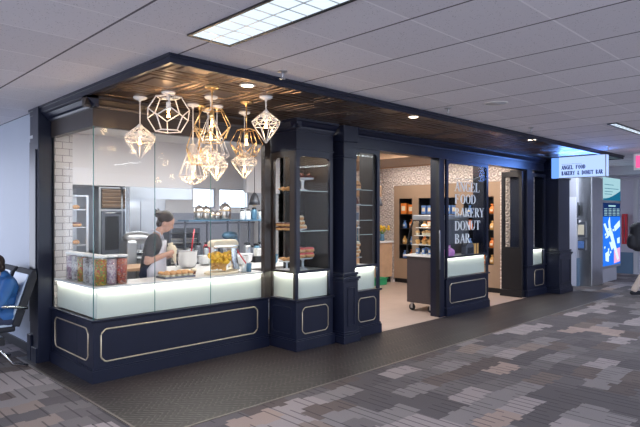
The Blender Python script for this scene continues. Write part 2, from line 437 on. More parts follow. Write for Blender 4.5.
def glyph(ch):
    T, H = BOLD; q = []; W = 0.7
    def ser(x, z, w=0.24): q.append(stroke(x - w / 2, z, x + w / 2, z, H))
    lo, hi = H / 2, 1 - H / 2
    if ch == 'A': q += [stroke(0.08, 0, 0.36, 1, H * 1.2), stroke(0.62, 0, 0.36, 1, T), stroke(0.18, 0.35, 0.5, 0.35, H)]; ser(0.08, lo); ser(0.62, lo)
    elif ch == 'N': q += [stroke(0.1, 0, 0.1, 1, H), stroke(0.58, 0, 0.14, 1, T), stroke(0.62, 0, 0.62, 1, H)]; ser(0.1, lo); ser(0.1, hi); ser(0.62, hi)
    elif ch == 'G': q += arcpoly(0.36, 0.5, 0.33, 0.5, 0.9, 2 * PI - 0.75, T, H) + [stroke(0.58, 0.04, 0.58, 0.45, T * 0.9), stroke(0.56, 0.72, 0.6, 0.95, H)]; ser(0.58, 0.45)
    elif ch in 'EFL':
        q += [stroke(0.14, 0, 0.14, 1, T)]; ser(0.14, lo); ser(0.14, hi)
        if ch in 'EF': q += [stroke(0.14, hi, 0.58, hi, H), stroke(0.14, 0.52, 0.42, 0.52, H), stroke(0.56, 0.76, 0.57, 1, H), stroke(0.42, 0.4, 0.42, 0.64, H)]
        if ch in 'EL': q += [stroke(0.14, lo, 0.6, lo, H), stroke(0.59, 0, 0.58, 0.26, H)]
    elif ch == 'O': q += arcpoly(0.36, 0.5, 0.34, 0.5, 0, 2 * PI, T, H, 24)
    elif ch == 'D': q += [stroke(0.14, 0, 0.14, 1, T)] + arcpoly(0.26, 0.5, 0.42, 0.5, -PI / 2, PI / 2, T, H) + [stroke(0.02, lo, 0.28, lo, H), stroke(0.02, hi, 0.28, hi, H)]
    elif ch == 'B': q += [stroke(0.14, 0, 0.14, 1, T)] + arcpoly(0.28, 0.75, 0.28, 0.25, -PI / 2, PI / 2, T * 0.9, H) + arcpoly(0.28, 0.26, 0.34, 0.26, -PI / 2, PI / 2, T, H) + [stroke(0.02, lo, 0.3, lo, H), stroke(0.02, hi, 0.3, hi, H), stroke(0.14, 0.51, 0.3, 0.51, H)]
    elif ch == 'R': q += [stroke(0.14, 0, 0.14, 1, T)] + arcpoly(0.28, 0.74, 0.30, 0.26, -PI / 2, PI / 2, T, H) + [stroke(0.02, hi, 0.3, hi, H), stroke(0.14, 0.49, 0.3, 0.49, H), stroke(0.6, 0, 0.32, 0.5, T)]; ser(0.14, lo)
    elif ch == 'K': q += [stroke(0.14, 0, 0.14, 1, T), stroke(0.18, 0.38, 0.6, 1, H), stroke(0.62, 0, 0.3, 0.56, T)]; ser(0.14, lo); ser(0.14, hi); ser(0.6, hi); ser(0.62, lo)
    elif ch == 'Y': q += [stroke(0.36, 0.42, 0.08, 1, T), stroke(0.36, 0.42, 0.62, 1, H), stroke(0.36, 0, 0.36, 0.45, T)]; ser(0.36, lo); ser(0.08, hi); ser(0.62, hi)
    elif ch == 'U': q += [stroke(0.14, 0.3, 0.14, 1, T), stroke(0.6, 0.3, 0.6, 1, H)] + arcpoly(0.345, 0.32, 0.28, 0.32, PI, 2 * PI, T, H); ser(0.14, hi); ser(0.6, hi)
    elif ch == 'T': q += [stroke(0.36, 0, 0.36, 1, T), stroke(0.04, hi, 0.68, hi, H), stroke(0.05, 0.74, 0.05, 1, H), stroke(0.67, 0.74, 0.67, 1, H)]; ser(0.36, lo)
    elif ch == '&': q += arcpoly(0.32, 0.76, 0.17, 0.24, 0, 2 * PI, T * 0.6, H) + arcpoly(0.30, 0.27, 0.26, 0.27, 0, 2 * PI, T * 0.8, H) + [stroke(0.66, 0, 0.22, 0.62, T * 0.8)]
    return q
def lettering(mb, text, org, ud, height, total, nd, depth=0.003):
    # org = lower left point, ud = unit direction of reading, nd = outward normal
    adv = total / len(text); ud = Vector(ud); nd = Vector(nd); org = Vector(org)
    for i, ch in enumerate(text):
        if ch == ' ': continue
        for q in glyph(ch):
            vs = []
            for d in (0, depth):
                for (a, b) in q: vs.append(tuple(org + ud * (i * adv + a / 0.74 * adv) + Vector((0, 0, b * height)) + nd * d))
            mb.add(vs, [(0, 1, 2, 3), (7, 6, 5, 4), (0, 4, 5, 1), (1, 5, 6, 2), (2, 6, 7, 3), (3, 7, 4, 0)])
    return mb

# ------------------------------------------------------------------ room shell
ZC = 2.76
b = MB(); b.add([(-6, -6, 0), (1.9, -6, 0), (1.9, 14, 0), (-6, 14, 0)], [(0, 1, 2, 3)])
b.add([(1.9, -6, 0), (17, -6, 0), (17, 3.65, 0), (1.9, 3.65, 0)], [(0, 1, 2, 3)])
b.add([(1.9, 6.75, 0), (2.1, 6.75, 0), (2.1, 14, 0), (1.9, 14, 0)], [(0, 1, 2, 3)])
b.add([(12.0, 3.65, 0), (17, 3.65, 0), (17, 14, 0), (12.0, 14, 0)], [(0, 1, 2, 3)])
struct('floor', b, CARPET)
b = MB(); b.add([(1.9, 3.65, 0), (12.0, 3.65, 0), (12.0, 4.75, 0), (4.3, 4.75, 0), (4.3, 5.22, 0), (2.13, 5.22, 0), (2.13, 6.75, 0), (1.9, 6.75, 0)],
               [(0, 1, 2, 3, 4, 5, 6, 7)]); struct('floor_tile', b, DTILE)
b = MB(); b.add([(4.3, 4.75, 0), (12.0, 4.75, 0), (12.0, 14, 0), (2.13, 14, 0), (2.13, 5.22, 0), (4.3, 5.22, 0)], [(0, 1, 2, 3, 4, 5)])
struct('floor_shop', b, BTILE)
b = MB(); b.box(1.89, 1.91, 3.65, 6.75, 0, 0.006).box(1.89, 12.0, 3.64, 3.66, 0, 0.006)
struct('trim_1', b, pbr('metal_edge_strip', (0.22, 0.19, 0.17), 0.4, 0.6))
b = MB(); b.box(-5, 17, -5, 4.6, ZC, ZC + 0.1).box(-5, 2.1, 4.6, 14, ZC, ZC + 0.1).box(11.9, 17, 4.6, 14, ZC, ZC + 0.1)
struct('ceiling', b, CTILE)
b = MB(); b.box(2.1, 11.9, 4.6, 14, ZC, ZC + 0.1); struct('ceiling_shop', b, WALLW)
b = MB(); b.box(2.08, 2.3, 6.7, 13, 0, ZC); struct('wall_left', b, pbr('pale_grey_panel', (0.30, 0.34, 0.42), 0.45, 0, 0.05, 2, 0.15, 60))
b = MB(); b.box(2.135, 2.36, 6.36, 6.48, 0, ZC).box(2.25, 2.36, 6.48, 6.7, 0, ZC); struct('wall_tiled', b, BRKX)
# kitchen back wall with two high windows
YB = 9.6
wx0 = atY(193, 190, YB)[0]; wx1 = atY(249, 190, YB)[0]; wm = atY(217.5, 190, YB)[0]
wz0, wz1 = 1.72, 2.13
b = MB(); b.box(2.3, wx0, YB, YB + 0.15, 0, ZC).box(wx1, 7.5, YB, YB + 0.15, 0, ZC)
b.box(wx0, wx1, YB, YB + 0.15, 0, wz0).box(wx0, wx1, YB, YB + 0.15, wz1, ZC).box(wm - 0.05, wm + 0.05, YB, YB + 0.15, wz0, wz1)
struct('wall_back', b, WALLW)
for i, (a0, a1) in enumerate(((wx0, wm - 0.05), (wm + 0.05, wx1))):
    b = MB(); t = 0.025
    b.box(a0, a1, YB + 0.03, YB + 0.09, wz0, wz0 + t).box(a0, a1, YB + 0.03, YB + 0.09, wz1 - t, wz1)
    b.box(a0, a0 + t, YB + 0.03, YB + 0.09, wz0, wz1).box(a1 - t, a1, YB + 0.03, YB + 0.09, wz0, wz1)
    w = struct('window_%d' % (i + 1), b, STEEL)
    b = MB(); b.box(a0 + t, a1 - t, YB + 0.055, YB + 0.065, wz0 + t, wz1 - t); mk('pane', b, GLASS, w)
b = MB(); b.box(7.4, 7.5, 8.65, YB, 0, ZC); struct('wall_kitchen', b, WALLW)
b = MB(); b.box(7.4, 10.9, 8.65, 8.75, 0, ZC); struct('wall_shop', b, PATX)
b = MB(); b.box(10.36, 10.9, 4.9, 8.05, 2.265, ZC).box(10.8, 10.9, 5.35, 8.65, 0, 2.265).box(10.36, 10.9, 4.9, 5.36, 0, 2.265).box(10.36, 10.9, 8.05, 8.65, 0, ZC)
struct('wall_right', b, PATY)
b = MB(); b.box(12.0, 12.62, 4.95, 7, 0, ZC).box(12.62, 13.12, 4.72, 7, 0.62, ZC); struct('wall_concourse', b, GREYW)
b = MB(); b.box(12.62, 13.12, 4.70, 4.95, 0, 0.62); struct('wall_wainscot', b, BLUEW)
b = MB(); b.box(12.60, 12.62, 4.72, 4.95, 0, 1.98); struct('door_1', b, LAV)
b = MB(); b.box(16.3, 16.5, -6, 7, 0, ZC); struct('wall_far', b, pbr('lilac_grey_wall', (0.45, 0.44, 0.52), 0.55, 0, 0.03, 2))
b = MB(); b.box(16.24, 16.3, 4.62, 7, 0.0, 0.57); struct('wall_far_wainscot', b, BLUEW)
b = MB(); b.box(16.22, 16.3, 4.5, 4.6, 0, 2.5).box(16.22, 16.3, 4.4, 6, 2.5, 2.56); struct('trim_2', b, GREYW)
b = MB(); b.prism([(2.5, ZC), (2.5, 2.55), (6.5, 2.55), (6.5, ZC)], 'x', 14.6, 15.2); struct('ceiling_bulkhead', b, GREYW)
b = MB(); b.box(2.06, 2.08, 6.75, 13, 0, 0.1); struct('baseboard_left', b, BLACK)

# ------------------------------------------------------------------ ceiling fixtures
def troffer(x0, x1, y0, y1, label, nx=2, ny=9, power=10, rotflip=False):
    t = thing('ceiling_light', label, 'ceiling light', ((x0 + x1) / 2, (y0 + y1) / 2, ZC), 'recessed concourse ceiling lights')
    b = MB(); w = 0.018; z0, z1 = ZC - 0.012, ZC - 0.0005
    b.box(x0 - w, x1 + w, y0 - w, y0, z0, z1).box(x0 - w, x1 + w, y1, y1 + w, z0, z1).box(x0 - w, x0, y0, y1, z0, z1).box(x1, x1 + w, y0, y1, z0, z1)
    mk('frame', b, BLACK, t)
    b = MB(); b.box(x0, x1, y0, y1, ZC - 0.004, ZC - 0.001); mk('diffuser', b, TUBE, t)
    b = MB(); lw = 0.003
    for i in range(1, nx): x = x0 + (x1 - x0) * i / nx; b.box(x - lw, x + lw, y0, y1, ZC - 0.008, ZC - 0.004)
    for i in range(1, ny): y = y0 + (y1 - y0) * i / ny; b.box(x0, x1, y - lw, y + lw, ZC - 0.008, ZC - 0.004)
    mk('louver', b, STEEL, t)
    area('troffer_lamp', ((x0 + x1) / 2, (y0 + y1) / 2, ZC - 0.02), x1 - x0, y1 - y0, power, (0.80, 0.90, 1.0))
troffer(1.90, 2.20, 1.95, 3.12, 'long louvered fluorescent ceiling light above the canopy corner', power=30)
troffer(7.6, 8.9, 2.36, 2.44, 'far slim ceiling light near the end of the canopy', 8, 2, power=25)
troffer(12.06, 12.36, 3.85, 4.5, 'small added ceiling light beyond the far end of the canopy', 1, 3, power=34)  # added to brighten the pale door past the canopy
troffer(-1.2, -0.9, 1.9, 3.1, 'ceiling light out of frame to the left', power=40)
troffer(1.9, 2.2, -2.2, -1.0, 'ceiling light behind the viewer', power=40)
troffer(5.5, 5.8, -2.2, -1.0, 'ceiling light behind the viewer on the right', power=40)
troffer(9.0, 9.3, -0.6, 0.6, 'ceiling light out of frame on the right', power=40)
# smoke detector ring, sprinklers
p = atZ(496, 103, ZC)
t = thing('ceiling_speaker', 'round flat speaker disc in the grey tile ceiling', 'speaker', p)
b = MB(); b.lathe([(0.12, -0.002), (0.12, -0.006), (0.108, -0.01), (0.108, -0.002)], p, 24); mk('rim', b, WHITE, t)
b = MB(); b.cyl((p[0], p[1], p[2] - 0.006), 0.106, 0.004, 24); mk('grille', b, pbr('speaker_grille', (0.55, 0.55, 0.57), 0.7), t)
def sprinkler(u, v, label):
    x, y, z = atZ(u, v, ZC)
    t = thing('sprinkler', label, 'sprinkler', (x, y, z), 'ceiling sprinklers along the canopy')
    b = MB(); b.lathe([(0.04, -0.001), (0.04, -0.006), (0.02, -0.012)], (x, y, z), 16); mk('escutcheon', b, STEEL, t)
    b = MB(); b.lathe([(0.009, -0.012), (0.009, -0.04), (0.004, -0.045), (0.004, -0.06), (0.026, -0.062), (0.026, -0.066), (0.004, -0.067)], (x, y, z), 12); mk('head', b, STEEL, t)
sprinkler(282.5, 71, 'sprinkler head above the near part of the canopy edge')
sprinkler(448, 108, 'sprinkler head above the middle of the canopy edge')
sprinkler(531, 127.5, 'sprinkler head above the far part of the canopy edge')
sprinkler(608, 146, 'sprinkler head above the canopy end by the lit shop sign')
t = thing('exit_sign', 'small pink lit sign hanging at the right edge of the ceiling', 'sign', (11.4, 2.5, ZC))
px, py, pz = atX(634, 160, 11.4)
b = MB(); b.box(11.38, 11.45, py - 0.4, py, 2.42, 2.72); mk('housing', b, WHITE, t)
b = MB(); b.box(11.37, 11.38, py - 0.36, py - 0.04, 2.46, 2.68); mk('face', b, PINKS, t)
b = MB(); b.seg((11.41, py - 0.25, 2.7), (11.41, py - 0.25, ZC), 0.012); mk('stem', b, STEEL, t)
# ------------------------------------------------------------------ canopy
CX0, CX1, CY0 = 2.01, 12.0, 3.58
t = thing('canopy', 'long dark bronze canopy with pressed tin soffit over the shopfront', 'canopy', (6, 4.1, ZC))
b = MB(); b.box(CX0 + 0.03, CX1 - 0.03, CY0 + 0.03, 4.72, 2.705, 2.75).box(CX0 + 0.03, 4.26, 4.72, 5.17, 2.705, 2.75).box(CX0 + 0.03, 2.105, 5.17, 6.3, 2.705, 2.75)
mk('soffit', b, TIN, t, label='pressed tin soffit')
b = MB(); b.box(CX0, CX1, CY0, CY0 + 0.03, 2.69, ZC - 0.001).box(CX0, CX0 + 0.03, CY0 + 0.03, 6.68, 2.69, ZC - 0.001).box(CX1 - 0.03, CX1, CY0 + 0.03, 4.7, 2.69, ZC - 0.001)
b.box(CX0 - 0.015, CX1 + 0.015, CY0 - 0.015, CY0, 2.735, ZC - 0.001).box(CX0 - 0.015, CX0, CY0, 6.68, 2.735, ZC - 0.001)
mk('edge_trim', b, NAVY, t)
def downlight(x, y, label, power=14):
    t = thing('downlight', label, 'downlight', (x, y, 2.705), 'round downlights in the canopy soffit')
    b = MB(); b.lathe([(0.055, 0), (0.072, -0.003), (0.072, -0.006), (0.05, -0.006)], (x, y, 2.7045), 20); mk('ring', b, WHITE, t)
    b = MB(); b.cyl((x, y, 2.696), 0.05, 0.004, 20); mk('lens', b, DISC, t)
    point('downlight_lamp', (x, y, 2.69), power, (1, 0.80, 0.58), 0.04, math.radians(120))
for (u, v, lb) in ((247.5, 85, 'glowing downlight in the soffit beside the pendant cluster'), (413.5, 116.5, 'glowing downlight in the soffit above the open doorway'), (532, 139.5, 'farthest glowing downlight in the soffit near the lit sign')):
    x, y, z = atZ(u, v, 2.705); downlight(x, y, lb)

# ------------------------------------------------------------------ shopfront architecture
def band(mb, x0, x1, y, z, prof):
    """profile [(out, dz)...] extruded along X; out = towards viewer (-Y)"""
    mb.prism([(y - o, z + dz) for o, dz in prof], 'x', x0, x1)
def bandY(mb, y0, y1, x, z, prof): mb.prism([(x - o, z + dz) for o, dz in prof], 'y', y0, y1)
CORN = [(-0.02, 0), (0.02, 0), (0.025, 0.02), (0.045, 0.035), (0.075, 0.07), (0.09, 0.075), (0.09, 0.10), (-0.02, 0.10)]
LIP = [(-0.01, 0), (0.012, 0), (0.022, 0.012), (0.022, 0.026), (-0.01, 0.026)]
def chamf(mb, plane, c, a0, a1, z0, z1, cut, r=0.007):
    k = 0.32 * cut
    pts = [(a0 + cut, z0), (a1 - cut, z0), (a1 - cut + k, z0 + k * 0.4), (a1 - k * 0.4, z0 + cut - k), (a1, z0 + cut), (a1, z1 - cut), (a1 - k * 0.4, z1 - cut + k), (a1 - cut + k, z1 - k * 0.4), (a1 - cut, z1), (a0 + cut, z1),
           (a0 + cut - k, z1 - k * 0.4), (a0 + k * 0.4, z1 - cut + k), (a0, z1 - cut), (a0, z0 + cut), (a0 + k * 0.4, z0 + cut - k), (a0 + cut - k, z0 + k * 0.4)]
    P3 = [(a, c, z) if plane == 'y' else (c, a, z) for a, z in pts]
    mb.tube(P3, r, 6, True)
def archframe(mb, plane, c0, c1, a0, a1, z0, z1, w, rad, topw):
    """door-like frame between c0..c1 in thickness with rounded top inner corners"""
    def bx(p0, p1, q0, q1):
        if plane == 'y': mb.box(p0, p1, c0, c1, q0, q1)
        else: mb.box(c0, c1, p0, p1, q0, q1)
    bx(a0, a0 + w, z0, z1); bx(a1 - w, a1, z0, z1); bx(a0 + w, a1 - w, z1 - topw, z1); bx(a0 + w, a1 - w, z0, z0 + 0.025)
    for s in (0, 1):
        x = a0 + w if s == 0 else a1 - w; d = 1 if s == 0 else -1; zt = z1 - topw
        poly = [(x, zt), (x, zt - rad)] + [(x + d * rad * (1 - math.cos(t)), zt - rad + rad * math.sin(t)) for t in [PI / 2 * i / 6 for i in range(1, 7)]]
        mb.prism(poly, 'y' if plane == 'y' else 'x', c0, c1)

def ledstrip(x0, x1, y, z, power, axis='x'):
    L = x1 - x0; c = (x0 + x1) / 2
    if axis == 'x': area('led_lamp', (c, y, z), L, 0.012, power, (1.0, 0.96, 0.84))
    else: area('led_lamp', (y, c, z), 0.012, L, power, (1.0, 0.96, 0.84))

# --- big kitchen display window
X0, X1, YF, YL = 2.12, 4.24, 5.20, 6.30
t = thing('display_window', 'large corner display window with long gold-trimmed navy base under the pendants', 'display window', (3.2, 5.5, 0))
b = MB(); b.box(X0, X1, YF, YF + 0.40, 0.0, 0.575).box(X0, X0 + 0.4, YF + 0.4, YL, 0, 0.575); mk('base_cabinet', b, NAVY, t, bevel=0.004)
b = MB(); b.box(X0 - 0.02, X1, YF - 0.02, YF + 0.01, 0, 0.115).box(X0 - 0.02, X0 + 0.01, YF + 0.01, YL, 0, 0.115)
b.box(X0 - 0.012, X1, YF - 0.012, YF + 0.01, 0.115, 0.13).box(X0 - 0.012, X0 + 0.01, YF + 0.01, YL, 0.115, 0.13); mk('kick_board', b, NAVY, t)
b = MB(); band(b, X0 - 0.022, X1, YF, 0.57, LIP); bandY(b, YF, YL, X0, 0.57, LIP); mk('sill_molding', b, NAVY, t, bevel=0.002)
b = MB(); chamf(b, 'y', YF - 0.003, X0 + 0.07, X1 - 0.17, 0.19, 0.50, 0.055, 0.008); mk('gold_trim', b, GOLD, t, label='pale gold molding on the front')
b = MB(); chamf(b, 'x', X0 - 0.003, YF + 0.12, YL - 0.1, 0.19, 0.50, 0.055, 0.007); mk('gold_trim', b, GOLD, t)
b = MB(); b.box(X0 + 0.055, X1 - 0.05, YF + 0.05, YF + 0.07, 0.596, 0.885).box(X0 + 0.055, X0 + 0.075, YF + 0.07, YL, 0.596, 0.885); mk('frosted_panel', b, FROST, t, label='frosted white panel lit from its top edge')
b = MB(); b.box(X0 + 0.015, X1 - 0.04, YF + 0.012, YF + 0.42, 0.885, 0.905).box(X0 + 0.015, X0 + 0.40, YF + 0.42, YL, 0.885, 0.905); mk('countertop', b, LAMI, t, bevel=0.002)
b = MB(); b.box(X0 + 0.4, X1 - 0.05, YF + 0.4, YF + 0.42, 0.1, 0.885); mk('back_panel', b, LAMI, t)
b = MB(); b.box(X0 + 0.04, X1 - 0.06, YF + 0.028, YF + 0.036, 0.879, 0.885).box(X0 + 0.03, X0 + 0.038, YF + 0.04, YL, 0.879, 0.885); mk('led_strip', b, LEDS, t)
ledstrip(X0 + 0.06, X1 - 0.08, YF + 0.03, 0.878, 4.0)
ledstrip(YF + 0.08, YL, X0 + 0.032, 0.878, 2.0, 'y')
xs = [X0, atY(141.5, 200, YF)[0], atY(216, 200, YF)[0], atY(234, 200, YF)[0], X1 - 0.06]
xs = [X0, atY(144, 200, YF)[0], atY(194, 200, YF)[0] , X1 - 0.06]
xs = [X0, 2.75, 3.42, X1 - 0.06]
for i in range(3):
    b = MB(); b.box(xs[i] + 0.002, xs[i + 1] - 0.002, YF, YF + 0.01, 0.597, 2.43); mk('glass_pane', b, GLASS, t)
b = MB(); b.box(X0, X0 + 0.01, YF + 0.012, YL, 0.597, 2.43); mk('glass_pane', b, GLASS, t)
b = MB(); b.box(X0 - 0.001, X0 + 0.005, YF - 0.001, YF + 0.011, 0.597, 2.43)
for x in xs[1:3]: b.box(x - 0.002, x + 0.002, YF, YF + 0.009, 0.597, 2.43)
mk('glass_joint', b, GEDGE, t, label='green glass edge')
b = MB(); b.box(X1 - 0.075, X1 + 0.02, YF - 0.02, YF + 0.05, 0.58, 2.43); mk('post', b, BROWN, t, bevel=0.004)
# fascia above it: navy, with its warm reflection painted in as brown
t = thing('fascia', 'navy fascia coloured brown for warm light, with stepped cornice above the large display window', 'fascia', (3.2, 5.3, 2.43))
b = MB(); b.box(X0 - 0.01, X1 + 0.02, YF - 0.01, YF + 0.06, 2.43, 2.705).box(X0 - 0.01, X0 + 0.06, YF + 0.06, YL, 2.43, 2.755); mk('board', b, BROWN, t)
b = MB(); band(b, X0 - 0.1, X1 + 0.02, YF - 0.01, 2.60, CORN); mk('cornice', b, BROWN, t)
b = MB(); bandY(b, YF - 0.1, YL, X0 - 0.01, 2.60, CORN); mk('cornice', b, NAVY, t, label='blue-lit cornice on the side return')

# --- left column
t = thing('column', 'tall dark navy column between the grey wall and display window', 'column', (2.08, 6.5, 0))
b = MB(); b.box(1.985, 2.13, 6.32, 6.50, 0, 2.755); mk('shaft', b, NAVY, t, bevel=0.006)
b = MB(); b.box(2.02, 2.14, 6.50, 6.70, 0, 2.755); mk('shaft', b, NAVY, t)
b = MB(); b.box(1.965, 2.13, 6.51, 6.62, 0, 0.28).box(1.965, 1.985, 6.33, 6.49, 0, 0.16); mk('plinth', b, NAVY, t, bevel=0.004)
b = MB(); b.box(1.97, 1.986, 6.36, 6.46, 1.0, 2.3).box(2.0, 2.02, 6.53, 6.66, 0.4, 2.4); mk('raised_panel', b, NAVY, t, bevel=0.006)
b = MB(); b.box(2.005, 2.02, 6.52, 6.66, 2.44, 2.47); mk('metal_band', b, STEEL, t)
b = MB(); b.box(2.13, 2.14, 6.28, 6.34, 0.58, 2.43); mk('edge_strip', b, BLACK, t)

def cake_stand_mb(): return MB().lathe([(0.055, 0), (0.05, 0.008), (0.012, 0.02), (0.01, 0.09), (0.02, 0.10), (0.10, 0.105), (0.10, 0.115), (0.0001, 0.113)], (0, 0, 0), 20)

# --- generic slim vitrine
def vitrine(name, label, x0, x1, yf, dep, col_left_open, ztop, header=True, trimr=0.006, side_left=True, back=True, fx0=None):
    t = thing('vitrine', label, 'display cabinet', ((x0 + x1) / 2, yf + dep / 2, 0))
    b = MB(); b.box(x0, x1, yf, yf + dep, 0, 0.575); mk('base_cabinet', b, NAVY, t, bevel=0.005)
    b = MB(); b.box(x0 - 0.02, x1 + 0.02, yf - 0.02, yf + dep, 0, 0.12).box(x0 - 0.012, x1 + 0.012, yf - 0.012, yf + dep, 0.12, 0.135); mk('kick_board', b, NAVY, t, bevel=0.003)
    b = MB(); band(b, x0 - 0.02, x1 + 0.02, yf, 0.572, LIP)
    if side_left: bandY(b, yf, yf + dep, x0, 0.572, LIP)
    mk('sill_molding', b, NAVY, t)
    b = MB(); chamf(b, 'y', yf - 0.003, (fx0 or x0) + 0.09, x1 - 0.09, 0.19, 0.50, 0.05, trimr); mk('gold_trim', b, GOLD, t)
    if side_left:
        b = MB(); chamf(b, 'x', x0 - 0.003, yf + 0.08, yf + dep - 0.06, 0.19, 0.50, 0.04, 0.004); mk('side_molding', b, NAVY, t)
    # frame
    w = 0.055
    b = MB(); archframe(b, 'y', yf, yf + 0.035, x0 if not fx0 else fx0, x1, 0.905, ztop, w, 0.05, 0.06)
    b.box((x0 if not fx0 else fx0), (x0 if not fx0 else fx0) + 0.03, yf, yf + 0.03, 0.6, 0.905).box(x1 - w, x1, yf, yf + 0.03, 0.6, 0.905)
    mk('front_frame', b, NAVY, t)
    b = MB(); b.box((fx0 or x0) + 0.03, x1 - w, yf + 0.012, yf + 0.02, 0.60, ztop - 0.05); mk('glass_pane', b, GLASS, t)
    b = MB(); b.box((fx0 or x0) + 0.03, x1 - w, yf + 0.05, yf + 0.065, 0.60, 0.90)
    if side_left: b.box(x0 + 0.05, x0 + 0.065, yf + 0.065, yf + dep - 0.03, 0.60, 0.90)
    mk('frosted_panel', b, FROST, t, label='frosted white panel lit from its top edge')
    ledstrip((fx0 or x0) + 0.05, x1 - 0.07, yf + 0.036, 0.895, 1.3)
    if side_left: ledstrip(yf + 0.07, yf + dep - 0.05, x0 + 0.034, 0.895, 1.0, 'y')
    b = MB(); b.box((fx0 or x0) + 0.03, x1 - 0.03, yf + 0.022, yf + dep - 0.01, 0.905, 0.92); mk('display_floor', b, LAMI, t)
    return t
# cabinet between the big window and the doorway pilaster
ZT = 2.34
CW = vitrine('vitrine', 'tall projecting navy cabinet with cake stands left of the pilaster', 4.29, 4.90, 4.75, 0.50, True, ZT)
b = MB(); archframe(b, 'x', 4.29, 4.325, 4.785, 5.25, 0.905, ZT, 0.085, 0.05, 0.06); b.box(4.29, 4.32, 5.2, 5.25, 0.6, 0.905).box(4.29, 4.32, 4.785, 4.81, 0.6, 0.905)
mk('side_frame', b, BROWN, CW, label='side door frame coloured brown for golden light')  # golden light on the frame is put into its brown colour
b = MB(); b.box(4.302, 4.31, 4.85, 5.2, 0.60, ZT - 0.05); mk('glass_pane', b, GLASS, CW)
b = MB(); b.box(4.29, 4.90, 4.75, 5.25, ZT, 2.60); mk('header', b, NAVY, CW)
b = MB(); b.box(4.29 - 0.01, 4.91, 4.74, 5.26, 2.36, 2.375).box(4.28, 4.91, 4.735, 5.26, 2.57, 2.60); band(b, 4.22, 4.92, 4.75, 2.60, [(o, d * 1.04) for o, d in CORN]); bandY(b, 4.68, 5.15, 4.29, 2.60, [(o * 0.8, d * 1.04) for o, d in CORN]); mk('cornice', b, NAVY, CW)
b = MB(); b.box(4.52, 4.90, 5.22, 5.25, 0.905, ZT).box(4.86, 4.90, 4.79, 5.22, 0.905, ZT); mk('back_panel', b, FROSTG, CW, label='dark smoked back panel')
for z in (1.40, 1.88):
    b = MB(); b.box(4.33, 4.86, 4.80, 5.20, z - 0.008, z); mk('shelf', b, GLASS, CW)
    b = MB(); b.box(4.33, 4.86, 4.795, 4.80, z - 0.008, z); mk('shelf_edge', b, pbr('bright_glass_edge', (0.55, 0.68, 0.66), 0.2), CW)
point('vitrine_lamp', (4.6, 4.95, 2.3), 5, (1, 0.8, 0.6), 0.03)
t = thing('cabinet_lamp', 'small puck lamp inside the top of the projecting cabinet', 'lamp', (4.6, 4.95, 2.34))
b = MB(); b.cyl((4.6, 4.95, 2.325), 0.03, 0.014); mk('lens', b, DISC, t)
b = MB(); b.lathe([(0.03, 2.33), (0.042, 2.333), (0.042, 2.341)], (4.6, 4.95, 0), 16); mk('rim', b, STEEL, t)

# recess and pilaster
def pilaster(x0, x1, yf, yb, label, zh=2.56):
    t = thing('pilaster', label, 'pilaster', ((x0 + x1) / 2, (yf + yb) / 2, 0), 'navy shopfront pilasters')
    b = MB(); b.box(x0, x1, yf, yb, 0.86, 2.70); mk('shaft', b, NAVY, t, bevel=0.004)
    b = MB(); b.box(x0 - 0.025, x1 + 0.025, yf - 0.025, yb, 0.0, 0.76); mk('pedestal', b, NAVY, t, bevel=0.004)
    b = MB()
    for (o, z0, z1) in ((0.035, 0.76, 0.785), (0.05, 0.785, 0.82), (0.02, 0.82, 0.84), (0.03, 0.84, 0.87)): b.box(x0 - o, x1 + o, yf - o, yb, z0, z1)
    mk('cap_molding', b, NAVY, t, bevel=0.005)
    b = MB()
    for (o, z0, z1) in ((0.05, 0.0, 0.09), (0.042, 0.09, 0.115), (0.033, 0.115, 0.14)): b.box(x0 - o, x1 + o, yf - o, yb, z0, z1)
    mk('base_molding', b, NAVY, t, bevel=0.005)
    b = MB(); m = 0.04
    for (a0, a1, z0, z1) in ((x0 + m, x1 - m, 0.2, 0.212), (x0 + m, x1 - m, 0.67, 0.682), (x0 + m, x0 + m + 0.012, 0.212, 0.67), (x1 - m - 0.012, x1 - m, 0.212, 0.67)): b.box(a0, a1, yf - 0.035, yf - 0.024, z0, z1)
    mk('panel_molding', b, NAVY, t, bevel=0.003)
    b = MB(); b.box(x0 - 0.015, x1 + 0.015, yf - 0.02, yb, 2.30, 2.33).box(x0 - 0.02, x1 + 0.04, yf - 0.02, yb, 2.50, 2.70); mk('capital', b, NAVY, t, bevel=0.005)
    return t
pilaster(4.99, 5.20, 4.65, 5.02, 'near navy pilaster with stepped base beside the doorway cabinet')
t = thing('recess_panel', 'narrow dark recessed panel between projecting cabinet and pilaster', 'panel', (4.95, 5.03, 0))
b = MB(); b.box(4.93, 5.25, 5.03, 5.08, 0, 2.70); mk('board', b, BROWN, t)
for z0, z1 in ((0, 0.14), (0.76, 0.87)): mk('molding', MB().box(4.93, 4.936, 5.0, 5.03, z0, z1), BROWN, t)
# shopfront header with cornice
t = thing('header_beam', 'long navy header beam with cornice over the doorways', 'beam', (8, 4.8, 2.46))
b = MB(); b.box(5.25, 11.0, 4.75, 4.95, 2.46, 2.70); mk('board', b, NAVY, t)
b = MB(); band(b, 5.29, 10.95, 4.75, 2.60, CORN); mk('cornice', b, NAVY, t)
b = MB(); b.box(5.27, 10.98, 4.735, 4.75, 2.455, 2.475); mk('bead', b, NAVY, t)
